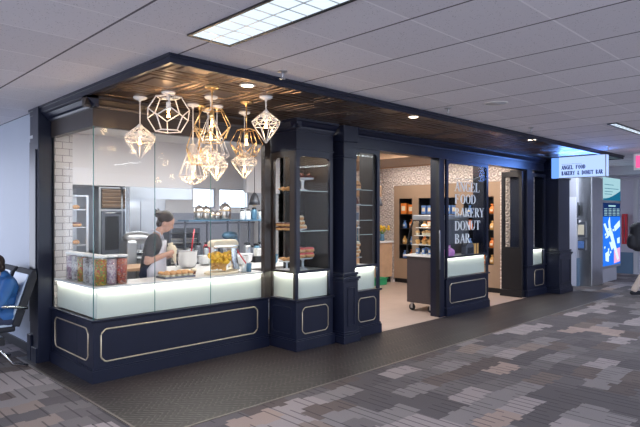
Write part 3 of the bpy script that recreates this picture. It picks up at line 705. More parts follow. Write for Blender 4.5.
# cabinet left of doorway
C3 = vitrine('vitrine', 'slim navy cabinet at the left jamb of the open doorway', 5.28, 5.81, 4.75, 0.27, True, 2.46, side_left=False)
b = MB(); b.box(5.70, 5.81, 4.785, 5.02, 0.905, 2.46); mk('side_panel', b, BROWN, C3)
b = MB(); b.box(5.815, 5.835, 4.755, 4.775, 0.13, 0.145); mk('door_stop', b, BLACK, C3)
for z in (1.33, 1.52, 1.72, 1.92):
    b = MB(); b.box(5.30, 5.70, 4.79, 5.0, z - 0.006, z); mk('shelf', b, GLASS, C3)
    b = MB(); b.box(5.30, 5.70, 4.785, 4.79, z - 0.006, z); mk('shelf_edge', b, MATS['bright_glass_edge'], C3)
# door post
t = thing('door_post', 'tall dark door post to the right of the open doorway', 'door post', (7.38, 4.85, 0))
b = MB(); b.box(7.30, 7.42, 4.77, 4.95, 0, 2.46); mk('post', b, NAVY, t, bevel=0.004)
b = MB(); b.box(7.26, 7.30, 4.76, 4.82, 0.03, 2.46); mk('door_edge', b, BLACK, t)
b = MB(); b.seg((7.245, 4.74, 0.75), (7.245, 4.74, 1.35), 0.012, 8).seg((7.245, 4.74, 0.8), (7.28, 4.77, 0.8), 0.008).seg((7.245, 4.74, 1.3), (7.28, 4.77, 1.3), 0.008); mk('pull_handle', b, STEELD, t)
# cabinet right of doorway with lettering
C4 = vitrine('vitrine', 'navy display cabinet with white shop name on its glass', 7.45, 8.76, 4.75, 0.24, True, 2.46, side_left=False)
b = MB(); b.box(8.66, 8.76, 4.785, 4.99, 0.905, 2.46); mk('side_panel', b, NAVY, C4)
b = MB(); b.box(8.765, 8.79, 4.755, 4.775, 0.13, 0.145); mk('door_stop', b, BLACK, C4)
yl = 4.75 + 0.010
for txt, z, w in (('ANGEL', 1.965, 0.80), ('FOOD', 1.765, 0.66), ('BAKERY', 1.545, 0.93), ('DONUT', 1.335, 0.80), ('BAR', 1.125, 0.47)):
    b = MB(); lettering(b, txt, (7.70, yl, z), (1, 0, 0), 0.155, w, (0, -1, 0), 0.003); mk('lettering', b, LETW, C4, label='white serif word %s on the glass' % txt)
b = MB(); b.box(7.70, 8.05, yl - 0.003, yl, 2.165, 2.169).box(8.05, 8.22, yl - 0.003, yl, 2.17, 2.174); b.tube([(8.2, yl, 2.172), (8.32, yl, 2.19), (8.5, yl, 2.24), (8.62, yl, 2.27)], 0.003, 6); mk('flourish', b, LETW, C4)
# far door leaf (stands open, side on) and far cabinet
t = thing('door_leaf', 'open dark glazed door panel at the far doorway', 'door', (10.16, 5.0, 0))
b = MB(); archframe(b, 'x', 10.14, 10.19, 4.80, 5.22, 0.93, 2.42, 0.06, 0.03, 0.10); b.box(10.14, 10.19, 4.80, 5.22, 0.05, 0.93); mk('leaf', b, BLACK, t, bevel=0.004)
b = MB(); b.box(10.155, 10.165, 4.86, 5.16, 0.95, 2.33); mk('glass_pane', b, GLASS, t)
b = MB(); b.box(10.11, 10.22, 4.79, 5.24, 0.0, 0.13); mk('plinth', b, BLACK, t)
C5 = vitrine('vitrine', 'narrow far navy cabinet between open door and end pilaster', 10.26, 11.08, 4.75, 0.35, True, 2.40, side_left=True, fx0=10.48)
b = MB(); b.box(10.26, 10.48, 4.75, 4.79, 0.575, 2.46).box(10.26, 10.30, 4.79, 5.1, 0.575, 2.46).box(10.48, 11.0, 5.07, 5.10, 0.905, 2.40); mk('back_panel', b, NAVY, C5)
for z in (1.35, 1.85):
    b = MB(); b.box(10.5, 11.04, 4.8, 5.06, z - 0.006, z); mk('shelf', b, GLASS, C5)
pilaster(11.16, 11.72, 4.52, 5.3, 'end navy pilaster below the lit blade sign')
b = MB(); b.box(11.10, 12.0, 5.31, 5.5, 0, ZC); struct('wall_shop_end', b, NAVY)
# ------------------------------------------------------------------ blade sign
SX = 10.75
t = thing('blade_sign', 'glowing white blade sign with blue shop name under the canopy', 'sign', (SX, 4.0, 2.5))
y0s = atX(606, 160, SX)[1]; y1s = atX(559, 160, SX)[1]
zt, zb = atX(559, 157.7, SX)[2], atX(559, 178, SX)[2]
b = MB(); b.box(SX, SX + 0.14, y0s, y1s, zb, zt); mk('light_box', b, SIGNL, t)
b = MB()
for z in (zb - 0.006, zt): b.box(SX - 0.004, SX + 0.144, y0s - 0.004, y1s + 0.004, z, z + 0.006)
b.box(SX - 0.006, SX, y0s - 0.004, y0s + 0.01, zb, zt); mk('frame', b, STEEL, t)
b = MB(); b.box(SX + 0.02, SX + 0.12, y1s + 0.004, 4.50, zb, zt); mk('mounting_box', b, SIGNS, t, label='blue glowing mounting end')
for yy in (y0s + 0.1, y1s - 0.12): mk('hanger', MB().box(SX + 0.05, SX + 0.07, yy, yy + 0.02, zt, 2.706), STEEL, t)
W = y1s - y0s
BOLD[:] = [0.26, 0.13]
lh = 0.078
for txt, z, w in (('ANGEL FOOD', zb + 0.155, W * 0.52), ('BAKERY & DONUT BAR', zb + 0.045, W * 0.88)):
    b = MB(); lettering(b, txt, (SX - 0.001, y1s - W * 0.06, z), (0, -1, 0), lh, w, (-1, 0, 0), 0.004); mk('lettering', b, LETB, t, label='blue serif words %s' % txt)
b = MB(); b.box(SX - 0.004, SX - 0.001, y1s - W * 0.5, y1s - W * 0.06, zb + 0.255, zb + 0.259); mk('rule_line', b, LETB, t)
l = area('sign_glow', (SX - 0.02, (y0s + y1s) / 2, (zb + zt) / 2), zt - zb, W, 13, (0.12, 0.30, 1.0), (0, PI / 2, 0))

# ------------------------------------------------------------------ pendants
def cage(mb, cx, cy, rings, modes, r=0.0034):
    """rings: (z, radius, count, phase); modes between successive rings 's' straight / 'z' zigzag / 'n' none ; 'r' draws the ring"""
    P = []
    for (z, R, n, ph) in rings:
        P.append([Vector((cx + R * math.cos(2 * PI * (i + ph) / n), cy + R * math.sin(2 * PI * (i + ph) / n), z)) for i in range(n)])
    for k, (z, R, n, ph) in enumerate(rings):
        if R > 0.012 and modes[k][0] == 'r':
            for i in range(n): mb.seg(P[k][i], P[k][(i + 1) % n], r, 5)
    for k in range(len(rings) - 1):
        md = modes[k][1]; A, B = P[k], P[k + 1]
        n = max(len(A), len(B))
        if md == 's':
            for i in range(n): mb.seg(A[i * len(A) // n % len(A)], B[i * len(B) // n % len(B)], r, 5)
        elif md == 'z':
            for i in range(len(A)):
                best = sorted(B, key=lambda q: (q - A[i]).length)[:2]
                for q in best: mb.seg(A[i], q, r, 5)
    for k in range(len(P)):
        for q in P[k]: mb.ball(q, r * 1.15, 6, 4)
    return mb
def pendant(u, v, kind, ztop, zbot, R, metal, label, lamp=2.4, zb=None, xy=None, rotp=0.0):
    if xy: x, y = xy
    else: x, y, _ = atZ(u, v, 2.70)
    ZS = 2.704
    t = thing('pendant_light', label, 'pendant light', (x, y, ZS), 'geometric wire pendants over the display window')
    mt = {'w': WHITE, 'g': BRASS}[metal]
    b = MB(); b.lathe([(0.062, 0), (0.062, -0.012), (0.05, -0.022), (0.014, -0.03), (0.008, -0.05)], (x, y, ZS), 20); mk('ceiling_cup', b, mt, t)
    H = ztop - zbot
    if kind != 'dodeca':
        b = MB(); b.seg((x, y, ZS - 0.03), (x, y, ztop - 0.01), 0.0055, 8); mk('rod', b, mt, t)
    b = MB(); ph = rotp
    if kind == 'diamond':
        b.lathe([(0.01, 0.0), (R * 0.30, -H * 0.11), (R * 0.28, -H * 0.115)], (x, y, ztop), 16)
        n = 8
        cage(b, x, y, [(ztop - H * 0.11, R * 0.30, n, ph), (ztop - H * 0.26, R * 0.72, n, ph + 0.5), (ztop - H * 0.36, R, n, ph), (ztop - H * 0.50, R * 0.9, n, ph + 0.5), (zbot, 0.008, n, ph + 0.5)],
             ['rz', 'rz', 'rz', 'rs', 'rs'])
        zl = ztop - H * 0.45
    elif kind == 'dodeca':
        g = 1.618; pts = []
        for a in (-1, 1):
            for c in (-1, 1):
                for d in (-1, 1): pts.append(Vector((a, c, d)))
        for a in (-1, 1):
            for c in (-1, 1): pts += [Vector((0, a / g, c * g)), Vector((a / g, c * g, 0)), Vector((a * g, 0, c / g))]
        M = Matrix.Rotation(rotp, 4, 'Z') @ Matrix.Rotation(math.atan(1 / g), 4, 'Y').inverted() @ Matrix.Identity(4)
        # put a pentagon flat on top
        best = None
        cen = (Vector((1, 1, 1)) + Vector((0, 1 / g, g)) + Vector((0, -1 / g, g)) + Vector((1, -1, 1)) + Vector((g, 0, 1 / g))).normalized()
        M = Matrix.Rotation(rotp, 4, 'Z') @ cen.rotation_difference(Vector((0, 0, 1))).to_matrix().to_4x4()
        k = H / 2 / 1.376 / 1.0
        k = H / 2 / 1.376
        zc = (ztop + zbot) / 2
        Q = [M @ p for p in pts]
        for i in range(20):
            for j in range(i):
                if abs((pts[i] - pts[j]).length - 2 / g) < 0.01:
                    b.seg(Q[i] * k + Vector((x, y, zc)), Q[j] * k + Vector((x, y, zc)), 0.0055, 6)
            b.ball(Q[i] * k + Vector((x, y, zc)), 0.0065, 6, 4)
        for p in Q:
            if p.z > 1.3: b.seg(p * k + Vector((x, y, zc)), (x, y, ztop - 0.005), 0.0045, 5)
        b.cyl((x, y, ztop - 0.02), 0.02, 0.03, 12)
        zl = ztop - H * 0.42
    elif kind == 'tear':
        n = 8
        cage(b, x, y, [(ztop, 0.022, n, ph), (ztop - H * 0.80, R, n, ph), (ztop - H * 0.88, R * 0.8, n, ph + 0.5), (zbot, R * 0.28, n, ph)], ['rs', 'rz', 'nz', 'rn'])
        cage(b, x, y, [(ztop - H * 0.45, R * 0.60, n, ph)], ['rn'])
        zl = ztop - H * 0.62
    elif kind == 'lantern':
        n = 6
        cage(b, x, y, [(ztop, 0.02, n, ph), (ztop - H * 0.06, R * 0.55, n, ph), (ztop - H * 0.55, R, n, ph), (zbot, R * 0.58, n, ph)], ['rs', 'rs', 'ns', 'rn'])
        cage(b, x, y, [(ztop - H * 0.55, R, n, ph), (zbot + H * 0.12, R * 0.68, n, ph + 0.5)], ['nz', 'nn'])
        zl = ztop - H * 0.42
    mk('cage', b, mt, t)
    if zb: zl = zb
    b = MB(); b.lathe([(0.012, 0.115), (0.021, 0.11), (0.021, 0.045), (0.016, 0.04)], (x, y, zl), 14)
    if zl + 0.11 < ztop - 0.01: b.seg((x, y, zl + 0.11), (x, y, ztop - 0.005), 0.004, 6)
    mk('socket', b, mt, t)
    b = MB(); b.lathe([(0.012, 0.045), (0.016, 0.03), (0.03, 0.0), (0.032, -0.012), (0.024, -0.035), (0.001, -0.044)], (x, y, zl), 14); mk('bulb', b, BULBG, t, label='clear bulb with glowing filament')
    b = MB()
    for i in range(4):
        a = i * PI / 2; b.seg((x + 0.006 * math.cos(a), y + 0.006 * math.sin(a), zl + 0.03), (x + 0.013 * math.cos(a + 0.6), y + 0.013 * math.sin(a + 0.6), zl - 0.025), 0.003, 5)
    mk('filament', b, BULB, t)
    point('pendant_lamp', (x, y, zl - 0.006), lamp, (1, 0.70, 0.42), 0.035)
BULBG = glass('bulb_glass', (1.0, 0.93, 0.82), 1.3)
G = 2.70
pendant(140, 97.5, 'diamond', 2.45, 2.12, 0.145, 'w', 'white diamond wire pendant nearest the left end of the cluster', zb=2.28)
pendant(168.5, 92.5, 'dodeca', 2.655, 2.35, 0.18, 'w', 'white dodecahedron wire pendant hung tight to the ceiling', zb=2.50, rotp=0.5)
pendant(212, 87, 'lantern', 2.52, 2.22, 0.175, 'g', 'gold faceted wire pendant at the middle of the cluster', zb=2.38)
pendant(211, 97, 'tear', 2.52, 2.06, 0.17, 'w', 'white tapered wire pendant behind the middle gold one', zb=2.32, rotp=0.3)
pendant(199.5, 106, 'lantern', 2.47, 2.10, 0.15, 'g', 'thin gold hexagonal pendant left of the middle, hung farther back', zb=2.17)
pendant(246.5, 102, 'lantern', 2.44, 2.17, 0.16, 'g', 'gold hexagonal wire pendant on the right of the cluster', zb=2.30, rotp=0.5)
pendant(244.5, 112.5, 'diamond', 2.29, 1.98, 0.14, 'w', 'low white diamond wire pendant under the right gold lantern', zb=2.08)
pendant(266, 97, 'diamond', 2.58, 2.27, 0.135, 'w', 'high white diamond wire pendant at the right end', zb=2.43)
pendant(0, 0, 'tear', 2.30, 1.90, 0.145, 'w', 'lowest white teardrop wire pendant in the cluster', zb=1.98, xy=atY(193, 200, 4.85)[:2])
pendant(0, 0, 'diamond', 2.22, 1.94, 0.115, 'w', 'small low white diamond pendant beside the teardrop one', zb=2.03, xy=atY(217, 200, 4.75)[:2])
pendant(0, 0, 'diamond', 2.34, 2.06, 0.12, 'w', 'small white pendant behind the gold ones, second row', zb=2.16, xy=atY(208, 200, 5.0)[:2])

# ------------------------------------------------------------------ baked goods and small props
def m_donut():
    b = MB(); pts = [(0.028 * math.cos(2 * PI * i / 16), 0.028 * math.sin(2 * PI * i / 16), 0.018) for i in range(16)]
    b.tube(pts, 0.018, 10, True); return b
def m_icing():
    b = MB(); pts = [(0.028 * math.cos(2 * PI * i / 16), 0.028 * math.sin(2 * PI * i / 16), 0.024) for i in range(16)]
    b.tube(pts, 0.0165, 10, True); return b
PROTO = {}
def first(kind, build, loc, rz, label, group, scale=1.0):
    if kind not in PROTO:
        r = build(label, group); PROTO[kind] = r
        r.location = loc; r.rotation_euler = (0, 0, rz); r.scale = (scale,) * 3; return r
    r = dup(PROTO[kind], loc, rz, label, group, scale); return r
def donut(loc, label, group, ice=PINK, key='p', scale=1.35, rz=0):
    def build(lb, gp):
        t = thing('donut', lb, 'donut', (0, 0, 0), gp); mk('dough', m_donut(), DOUGH, t); mk('icing', m_icing(), ice, t); return t
    return first('donut' + key, build, loc, rz, label, group, scale)
def croissant(loc, label, group, rz=0, scale=1.0):
    def build(lb, gp):
        t = thing('croissant', lb, 'pastry', (0, 0, 0), gp); b = MB()
        for i in range(9):
            a = -1.1 + 2.2 * i / 8; r = 0.026 * (1 - 0.65 * abs(i - 4) / 4)
            b.ball((0.06 * math.sin(a), 0.05 * (1 - math.cos(a)), 0.026 * 0.8), r, 10, 6, (0.8, 1.1, 0.9))
        mk('roll', b, DOUGH, t); return t
    return first('croissant', build, loc, rz, label, group, scale)
def muffin(loc, label, group, scale=1.0, key='a', top=DOUGH, cup=CREAM):
    def build(lb, gp):
        t = thing('muffin', lb, 'muffin', (0, 0, 0), gp)
        mk('cup', MB().lathe([(0.022, 0), (0.031, 0.036)], (0, 0, 0), 14), cup, t)
        mk('crown', MB().lathe([(0.03, 0.034), (0.037, 0.042), (0.033, 0.056), (0.018, 0.066), (0.001, 0.068)], (0, 0, 0), 14), top, t); return t
    return first('muffin' + key, build, loc, 0, label, group, scale)
def stand(loc, label, scale=1.0, key='c', mat=None):
    def build(lb, gp):
        t = thing('cake_stand', lb, 'cake stand', (0, 0, 0), gp)
        mk('plate', MB().lathe([(0.02, 0.098), (0.10, 0.105), (0.105, 0.118), (0.098, 0.113), (0.001, 0.11)], (0, 0, 0), 24), mat or CERAM, t)
        mk('foot', MB().lathe([(0.058, 0), (0.052, 0.008), (0.013, 0.022), (0.011, 0.08), (0.022, 0.099)], (0, 0, 0), 20), mat or CERAM, t); return t
    return first('stand' + key, build, loc, 0, label, None, scale)
CGL = pbr('crystal', (0.6, 0.65, 0.68), 0.08, 0.3, 0.1)
# projecting cabinet contents
sx, sy = 4.60, 4.98
stand((sx, sy, 0.921), 'cut glass cake stand under the pink iced donuts', 1.25, 'g', CGL)
k = 0
for dz in (0, 0.062):
    for (dx, dy) in ((-0.072, -0.03), (0.066, -0.04), (-0.005, 0.07)):
        k += 1
        donut((sx + dx, sy + dy, 0.921 + 0.146 + dz), 'pink iced donut, %s of the stack on the glass stand, %s' % ('top layer' if dz else 'bottom layer', {-0.072: 'left', 0.066: 'right', -0.005: 'rear'}[dx]), 'pink donuts on the glass cake stand', scale=1.55)
tt = thing('serving_plate', 'white plate of stacked pastries on the middle cabinet shelf', 'plate', (4.50, 4.95, 1.401))
mk('dish', MB().lathe([(0.05, 0), (0.055, 0.006), (0.105, 0.018), (0.108, 0.024), (0.05, 0.012), (0.001, 0.012)], (4.50, 4.95, 1.401), 24), CERAM, tt)
for i, (dx, dy, dz) in enumerate(((-0.045, 0, 0), (0.04, -0.02, 0), (0.0, 0.055, 0), (-0.02, 0.0, 0.055), (0.035, 0.01, 0.055), (0.01, 0.0, 0.11))):
    donut((4.50 + dx, 4.95 + dy, 1.415 + dz), 'plain glazed ring on the white plate, layer %s of the heap' % ('one', 'one', 'one', 'two', 'two', 'three')[i] + (', left', ', right', ', rear', ', left', ', right', ', top')[i], 'glazed rings on the middle shelf plate', ice=CREAM, key='y', scale=1.4)
stand((4.60, 4.98, 1.881), 'tall white pedestal stand with dark tray on the top cabinet shelf', 1.35, 'c')
tt = thing('tray', 'round dark tray balanced on the top white pedestal stand', 'tray', (4.60, 4.98, 2.043))
mk('disc', MB().lathe([(0.12, 0), (0.15, 0.012), (0.15, 0.018), (0.001, 0.008)], (4.60, 4.98, 2.041), 24), CHOC, tt)
for i, a in enumerate((-0.08, 0.0, 0.08)):
    muffin((4.60 + a, 4.97 + (0.03 if i == 1 else -0.02), 2.051), 'dark little cake on the round tray, %s' % ('left', 'middle', 'right')[i], 'dark cakes on the round tray', 0.7, 'd', CHOC, CHOC)
for i, (z, lb) in enumerate(((1.401, 'red'), (1.881, 'golden'))):
    for j in range(3):
        if i: croissant((4.40, 5.02 + 0.09 * (j - 1), z), 'golden croissant by the side glass of the top shelf, %s of three' % ('nearest', 'middle', 'farthest')[j], 'croissants by the side glass', 1.2, 1.2)
        else:
            for q in range(2): donut((4.385, 5.07 + 0.09 * (j - 1) , z + q * 0.05), 'red glazed donut by the side glass, middle shelf, %s of row, %s' % (('nearest', 'middle', 'farthest')[j], ('lower', 'upper')[q]), 'red donuts by the side glass', ice=CHOC, key='r', scale=1.15)
stand((4.43, 5.08, 0.921), 'white cake stand of pretzels by the side glass', 0.95, 'c')
for j in range(4): croissant((4.43 + (0.04, -0.04, 0.0, 0.0)[j], 5.08 + (0, 0, 0.05, -0.05)[j], 0.921 + 0.11), 'brown twisted pastry on the white stand by the side glass, %s' % ('right', 'left', 'rear', 'front')[j], 'brown pastries on the side stand', 0.8 * j, 1.0)
# slim cabinet contents
stand((5.47, 4.90, 0.921), 'cut glass cake stand in the cabinet at the left door jamb', 0.95, 'g')
for i in range(4): donut((5.46 + 0.03 * (i % 2), 4.90, 0.921 + 0.108 + 0.046 * i), 'sugared brown donut in the stack at the left door jamb, %s' % ('lowest', 'second', 'third', 'topmost')[i], 'sugared donuts in the jamb cabinet', ice=CREAM, key='y', scale=1.45)
stand((5.46, 4.90, 1.331), 'white cake stand on the lowest glass shelf of the jamb cabinet', 0.8, 'c')
for i in range(2): croissant((5.45 + 0.04 * i, 4.9, 1.331 + 0.09), 'croissant on the white stand in the jamb cabinet, %s' % ('left', 'right')[i], 'croissants in the jamb cabinet', 0.4, 0.9)
t = thing('loaf', 'small sliced loaf on the top glass shelf of the jamb cabinet', 'bread', (5.47, 4.9, 1.921))
mk('crust', MB().prism([(5.40, 1.935), (5.54, 1.935), (5.545, 1.99), (5.52, 2.03), (5.47, 2.045), (5.42, 2.03), (5.395, 1.99)], 'y', 4.85, 4.95), DOUGH, t, bevel=0.008)
mk('filling', MB().box(5.395, 5.55, 4.845, 4.955, 1.975, 1.99), CHOC, t)
mk('plate', MB().lathe([(0.06, 0), (0.09, 0.008), (0.09, 0.013), (0.001, 0.01)], (5.47, 4.9, 1.921), 20), CERAM, t)
t = thing('cake_slice', 'wedge on small plate, third shelf of the jamb cabinet', 'cake', (5.47, 4.9, 1.721))
mk('wedge', MB().prism([(5.42, 1.731), (5.53, 1.731), (5.48, 1.82)], 'y', 4.87, 4.93), CHOC, t)
mk('plate', MB().lathe([(0.06, 0), (0.085, 0.006), (0.085, 0.01), (0.001, 0.008)], (5.47, 4.9, 1.721), 20), CERAM, t)
t = thing('menu_card', 'small grey menu card on the second shelf of the jamb cabinet', 'card', (5.48, 4.9, 1.521))
mk('card', MB().box(5.42, 5.54, 4.89, 4.895, 1.521, 1.62), STEELD, t)
mk('easel', MB().box(5.46, 5.50, 4.895, 4.94, 1.521, 1.53), BLACK, t)
# window with lettering contents: packaged sweets
t = thing('sweet_bag', 'pink and purple sweet bag on the ledge behind the lettered glass', 'bag', (7.72, 4.88, 0.921))
mk('bag', MB().lathe([(0.06, 0), (0.085, 0.03), (0.08, 0.09), (0.03, 0.13), (0.012, 0.14), (0.03, 0.17)], (7.72, 4.88, 0.921), 16, sx=1.5), PURP, t)
mk('tie', MB().lathe([(0.016, 0.132), (0.019, 0.14), (0.016, 0.148)], (7.72, 4.88, 0.921), 12, sx=1.5), WHITE, t)
t = thing('arched_box', 'small dark arched box on the ledge behind the lettered glass', 'box', (8.28, 4.87, 0.921))
mk('body', MB().prism([(8.16, 0.921), (8.4, 0.921), (8.4, 1.05)] + [(8.28 + 0.12 * math.cos(a), 1.05 + 0.07 * math.sin(a)) for a in [PI * i / 8 for i in range(1, 8)]] + [(8.16, 1.05)], 'y', 4.82, 4.92), STEELD, t, bevel=0.006)
mk('grille', MB().box(8.19, 8.37, 4.815, 4.82, 0.94, 1.04), BLACK, t)
t = thing('gift_box', 'orange gift box on the ledge behind the lettered glass', 'box', (8.5, 4.87, 0.921))
mk('carton', MB().box(8.43, 8.57, 4.83, 4.91, 0.921, 1.10), AMBER, t, bevel=0.003)
mk('ribbon', MB().box(8.49, 8.51, 4.827, 4.913, 0.921, 1.103), BLACK, t)
t = thing('display_jar', 'pale candy jar on the ledge of the far cabinet', 'jar', (10.72, 4.9, 0.921))
mk('jar', MB().lathe([(0.05, 0), (0.07, 0.04), (0.06, 0.12), (0.03, 0.15), (0.035, 0.16)], (10.72, 4.9, 0.921), 16), CERAM, t)
mk('sweets', MB().ball((10.72, 4.9, 1.10), 0.055, 12, 8), pbr('peach_sweets', (0.7, 0.4, 0.3), 0.5), t)
for i, (z, lb) in enumerate(((1.351, 'lower'), (1.851, 'upper'))):
    muffin((10.62, 4.9, z), 'muffin on the %s glass shelf of the far cabinet' % lb, None, 1.2, 'f%d' % 0)

# ------------------------------------------------------------------ shop interior beyond the doorway
UX = 10.36
ush = [(7.52, 7.90), (6.38, 7.35), (5.50, 6.20)]
t = thing('shelving_unit', 'tan built-in shelving unit with dark shelf bays', 'shelving unit', (10.55, 6.7, 0))
b = MB(); ys = [5.36, 5.50, 6.20, 6.38, 7.35, 7.52, 7.90, 8.04]
for i in range(0, 8, 2): b.box(UX, 10.79, ys[i], ys[i + 1], 0.1, 2.26)
for y0, y1 in ush: b.box(UX, 10.79, y0, y1, 1.96, 2.26).box(UX, 10.79, y0, y1, 0.1, 0.56)
mk('carcass', b, TAN, t)
b = MB(); b.box(UX + 0.03, 10.79, 5.37, 8.03, 0, 0.1); mk('toe_kick', b, BLACK, t)
for y0, y1 in ush:
    b = MB(); b.box(10.76, 10.79, y0, y1, 0.56, 1.96).box(UX + 0.02, 10.76, y0, y0 + 0.015, 0.56, 1.96).box(UX + 0.02, 10.76, y1 - 0.015, y1, 0.56, 1.96); mk('bay_lining', b, BLACK, t)
    for z in (0.57, 0.90, 1.27, 1.60):
        b = MB(); b.box(UX + 0.02, 10.76, y0 + 0.015, y1 - 0.015, z - 0.02, z); mk('shelf', b, BLACK, t)
def pack(loc, label, key, mat, scale=1.0, rz=0.0, grp='wrapped goods on the tan shelving unit'):
    def build(lb, gp):
        t = thing('snack_bag', lb, 'snack bag', (0, 0, 0), gp)
        mk('pouch', MB().lathe([(0.045, 0), (0.06, 0.02), (0.06, 0.10), (0.03, 0.15), (0.018, 0.155)], (0, 0, 0), 12, sx=0.7), mat, t)
        mk('gathered_top', MB().lathe([(0.018, 0.155), (0.04, 0.19), (0.002, 0.175)], (0, 0, 0), 10, sx=0.7), mat, t)
        mk('tag', MB().box(-0.048, -0.044, -0.025, 0.025, 0.05, 0.09), CREAM, t); return t
    return first('pack' + key, build, loc, rz, label, grp, scale)
def carton(loc, label, key, mat, scale=1.0, rz=0.0, grp='cartons on the tan shelving unit'):
    def build(lb, gp):
        t = thing('carton', lb, 'carton', (0, 0, 0), gp)
        mk('box', MB().box(-0.05, 0.05, -0.06, 0.06, 0, 0.20), mat, t, bevel=0.004)
        mk('label_panel', MB().box(-0.053, -0.05, -0.04, 0.04, 0.06, 0.15), CREAM, t); return t
    return first('carton' + key, build, loc, rz, label, grp, scale)
LV = {0.57: 'bottom', 0.90: 'second', 1.27: 'third', 1.60: 'top'}
BN = ('left', 'middle', 'right')
for bi, (y0, y1) in enumerate(ush):
    n = max(2, int((y1 - y0) / 0.16))
    for z in (0.57, 0.90, 1.27, 1.60):
        for i in range(n):
            y = y1 - 0.09 - (y1 - y0 - 0.18) * i / (n - 1)
            lb = '%s in the %s bay, %s shelf, number %d from the left end'
            num = ('first', 'second', 'third', 'fourth', 'fifth', 'sixth')[i]
            r = (bi * 5 + i * 3 + int(z * 10)) % 7
            bay = BN[bi]
            def L(s): return '%s on the %s shelf of the %s bay, %s from its left' % (s, LV[z], bay, num)
            if bi == 1 and z == 1.60: carton((UX + 0.12, y, z), L('blue carton'), 'b', BLUEP, 0.95)
            elif bi == 0 and z == 1.60: carton((UX + 0.12, y, z), L('bright orange carton'), 'o', ORANGE, 1.25 if i == 0 else 1.1)
            elif r in (0, 1): pack((UX + 0.12, y, z), L('orange wrapped bag'), 'o', ORANGE, 1.1)
            elif r in (2, 3): pack((UX + 0.12, y, z), L('amber wrapped bag'), 'a', AMBER, 1.0)
            elif r == 4: carton((UX + 0.12, y, z), L('amber carton'), 'a', AMBER, 0.9)
            elif r == 5: pack((UX + 0.12, y, z), L('blue wrapped bag'), 'b', BLUEP, 0.95)
            elif r == 6 and bi: carton((UX + 0.12, y, z), L('orange carton'), 'o', ORANGE, 1.0)
# wood soffit and shop lights
t = thing('ceiling_raft', 'tan wooden drop ceiling raft inside the shop', 'ceiling panel', (8.6, 7.0, 2.7))
mk('raft', MB().box(7.9, 9.55, 5.4, 8.6, 2.62, 2.70), TAN, t)
mk('edge', MB().box(7.88, 9.57, 5.38, 5.4, 2.60, 2.72).box(9.55, 9.57, 5.4, 8.6, 2.60, 2.72).box(7.88, 7.9, 5.4, 8.6, 2.6, 2.72), WOOD, t)
mk('hanger', MB().box(8.2, 8.22, 6, 6.02, 2.70, ZC).box(9.2, 9.22, 6, 6.02, 2.70, ZC).box(8.2, 8.22, 8, 8.02, 2.70, ZC).box(9.2, 9.22, 8, 8.02, 2.70, ZC), STEEL, t)
def ceil_panel(x0, x1, y0, y1, label, power, col):
    t = thing('panel_light', label, 'ceiling light', ((x0 + x1) / 2, (y0 + y1) / 2, ZC), 'flat shop ceiling lights')
    mk('lens', MB().box(x0, x1, y0, y1, ZC - 0.012, ZC - 0.001), KLENS, t)
    mk('rim', MB().box(x0 - 0.02, x0, y0, y1, ZC - 0.02, ZC - 0.001).box(x1, x1 + 0.02, y0, y1, ZC - 0.02, ZC - 0.001).box(x0 - 0.02, x1 + 0.02, y0 - 0.02, y0, ZC - 0.02, ZC - 0.001).box(x0 - 0.02, x1 + 0.02, y1, y1 + 0.02, ZC - 0.02, ZC - 0.001), WHITE, t)
    area('panel_lamp', ((x0 + x1) / 2, (y0 + y1) / 2, ZC - 0.03), x1 - x0, y1 - y0, power, col)
ceil_panel(9.75, 9.95, 5.5, 8.0, 'long slim light washing the tan shelving wall', 22, (1, 0.9, 0.78))
ceil_panel(6.4, 7.4, 5.6, 6.2, 'flat ceiling light inside the open doorway', 42, (1, 0.92, 0.82))
ceil_panel(3.2, 4.3, 5.9, 6.5, 'unseen flat ceiling light added over the baker', 20, (1, 0.95, 0.9))  # added kitchen light, kept out of view above the fascia line
ceil_panel(4.7, 5.7, 5.7, 6.3, 'unseen flat ceiling light added over the kitchen shelves', 34, (0.95, 0.97, 1.0))  # added out of view to light the rear of the kitchen
ceil_panel(2.6, 3.1, 6.75, 7.0, 'small unseen ceiling light added over the wood table', 9, (1, 0.95, 0.9))  # extra hidden panel that brightens the left of the kitchen
ceil_panel(9.0, 9.6, 4.98, 5.3, 'flat ceiling light inside the far doorway', 30, (1, 0.88, 0.75))
# rear counter in shop
t = thing('service_counter', 'wood-fronted service counter at the back of the shop', 'counter', (9.3, 8.3, 0))
mk('body', MB().box(7.6, 10.34, 8.08, 8.64, 0.13, 0.93), WOOD, t)
mk('toe_kick', MB().box(7.62, 10.32, 8.12, 8.64, 0, 0.13), BLACK, t)
mk('worktop', MB().box(7.58, 10.35, 8.04, 8.64, 0.93, 0.97), LAMI, t, bevel=0.004)
t = thing('storage_tub', 'green tub on the floor by the wooden counter', 'tub', (9.2, 7.9, 0))
mk('tub', MB().box(9.25, 9.85, 7.84, 8.02, 0.0, 0.14), GRNB, t, bevel=0.01); mk('rim', MB().box(9.23, 9.87, 7.82, 8.04, 0.14, 0.16), GRNB, t)
vx, vy = 10.12, 8.2
t = thing('vase', 'glass vase of yellow and white flowers on the rear counter', 'vase', (vx, vy, 0.971))
mk('glass', MB().lathe([(0.05, 0), (0.06, 0.03), (0.045, 0.10), (0.055, 0.16)], (vx, vy, 0.971), 16), TEALB, t)
b = MB(); rr = random.Random(3)
for i in range(12):
    a = rr.uniform(0, 2 * PI); q = rr.uniform(0.04, 0.15); b.seg((vx, vy, 1.1), (vx + q * math.cos(a), vy + q * math.sin(a), 1.18 + rr.uniform(0, 0.12)), 0.005, 5)
mk('stems', b, GREEN, t)
b = MB()
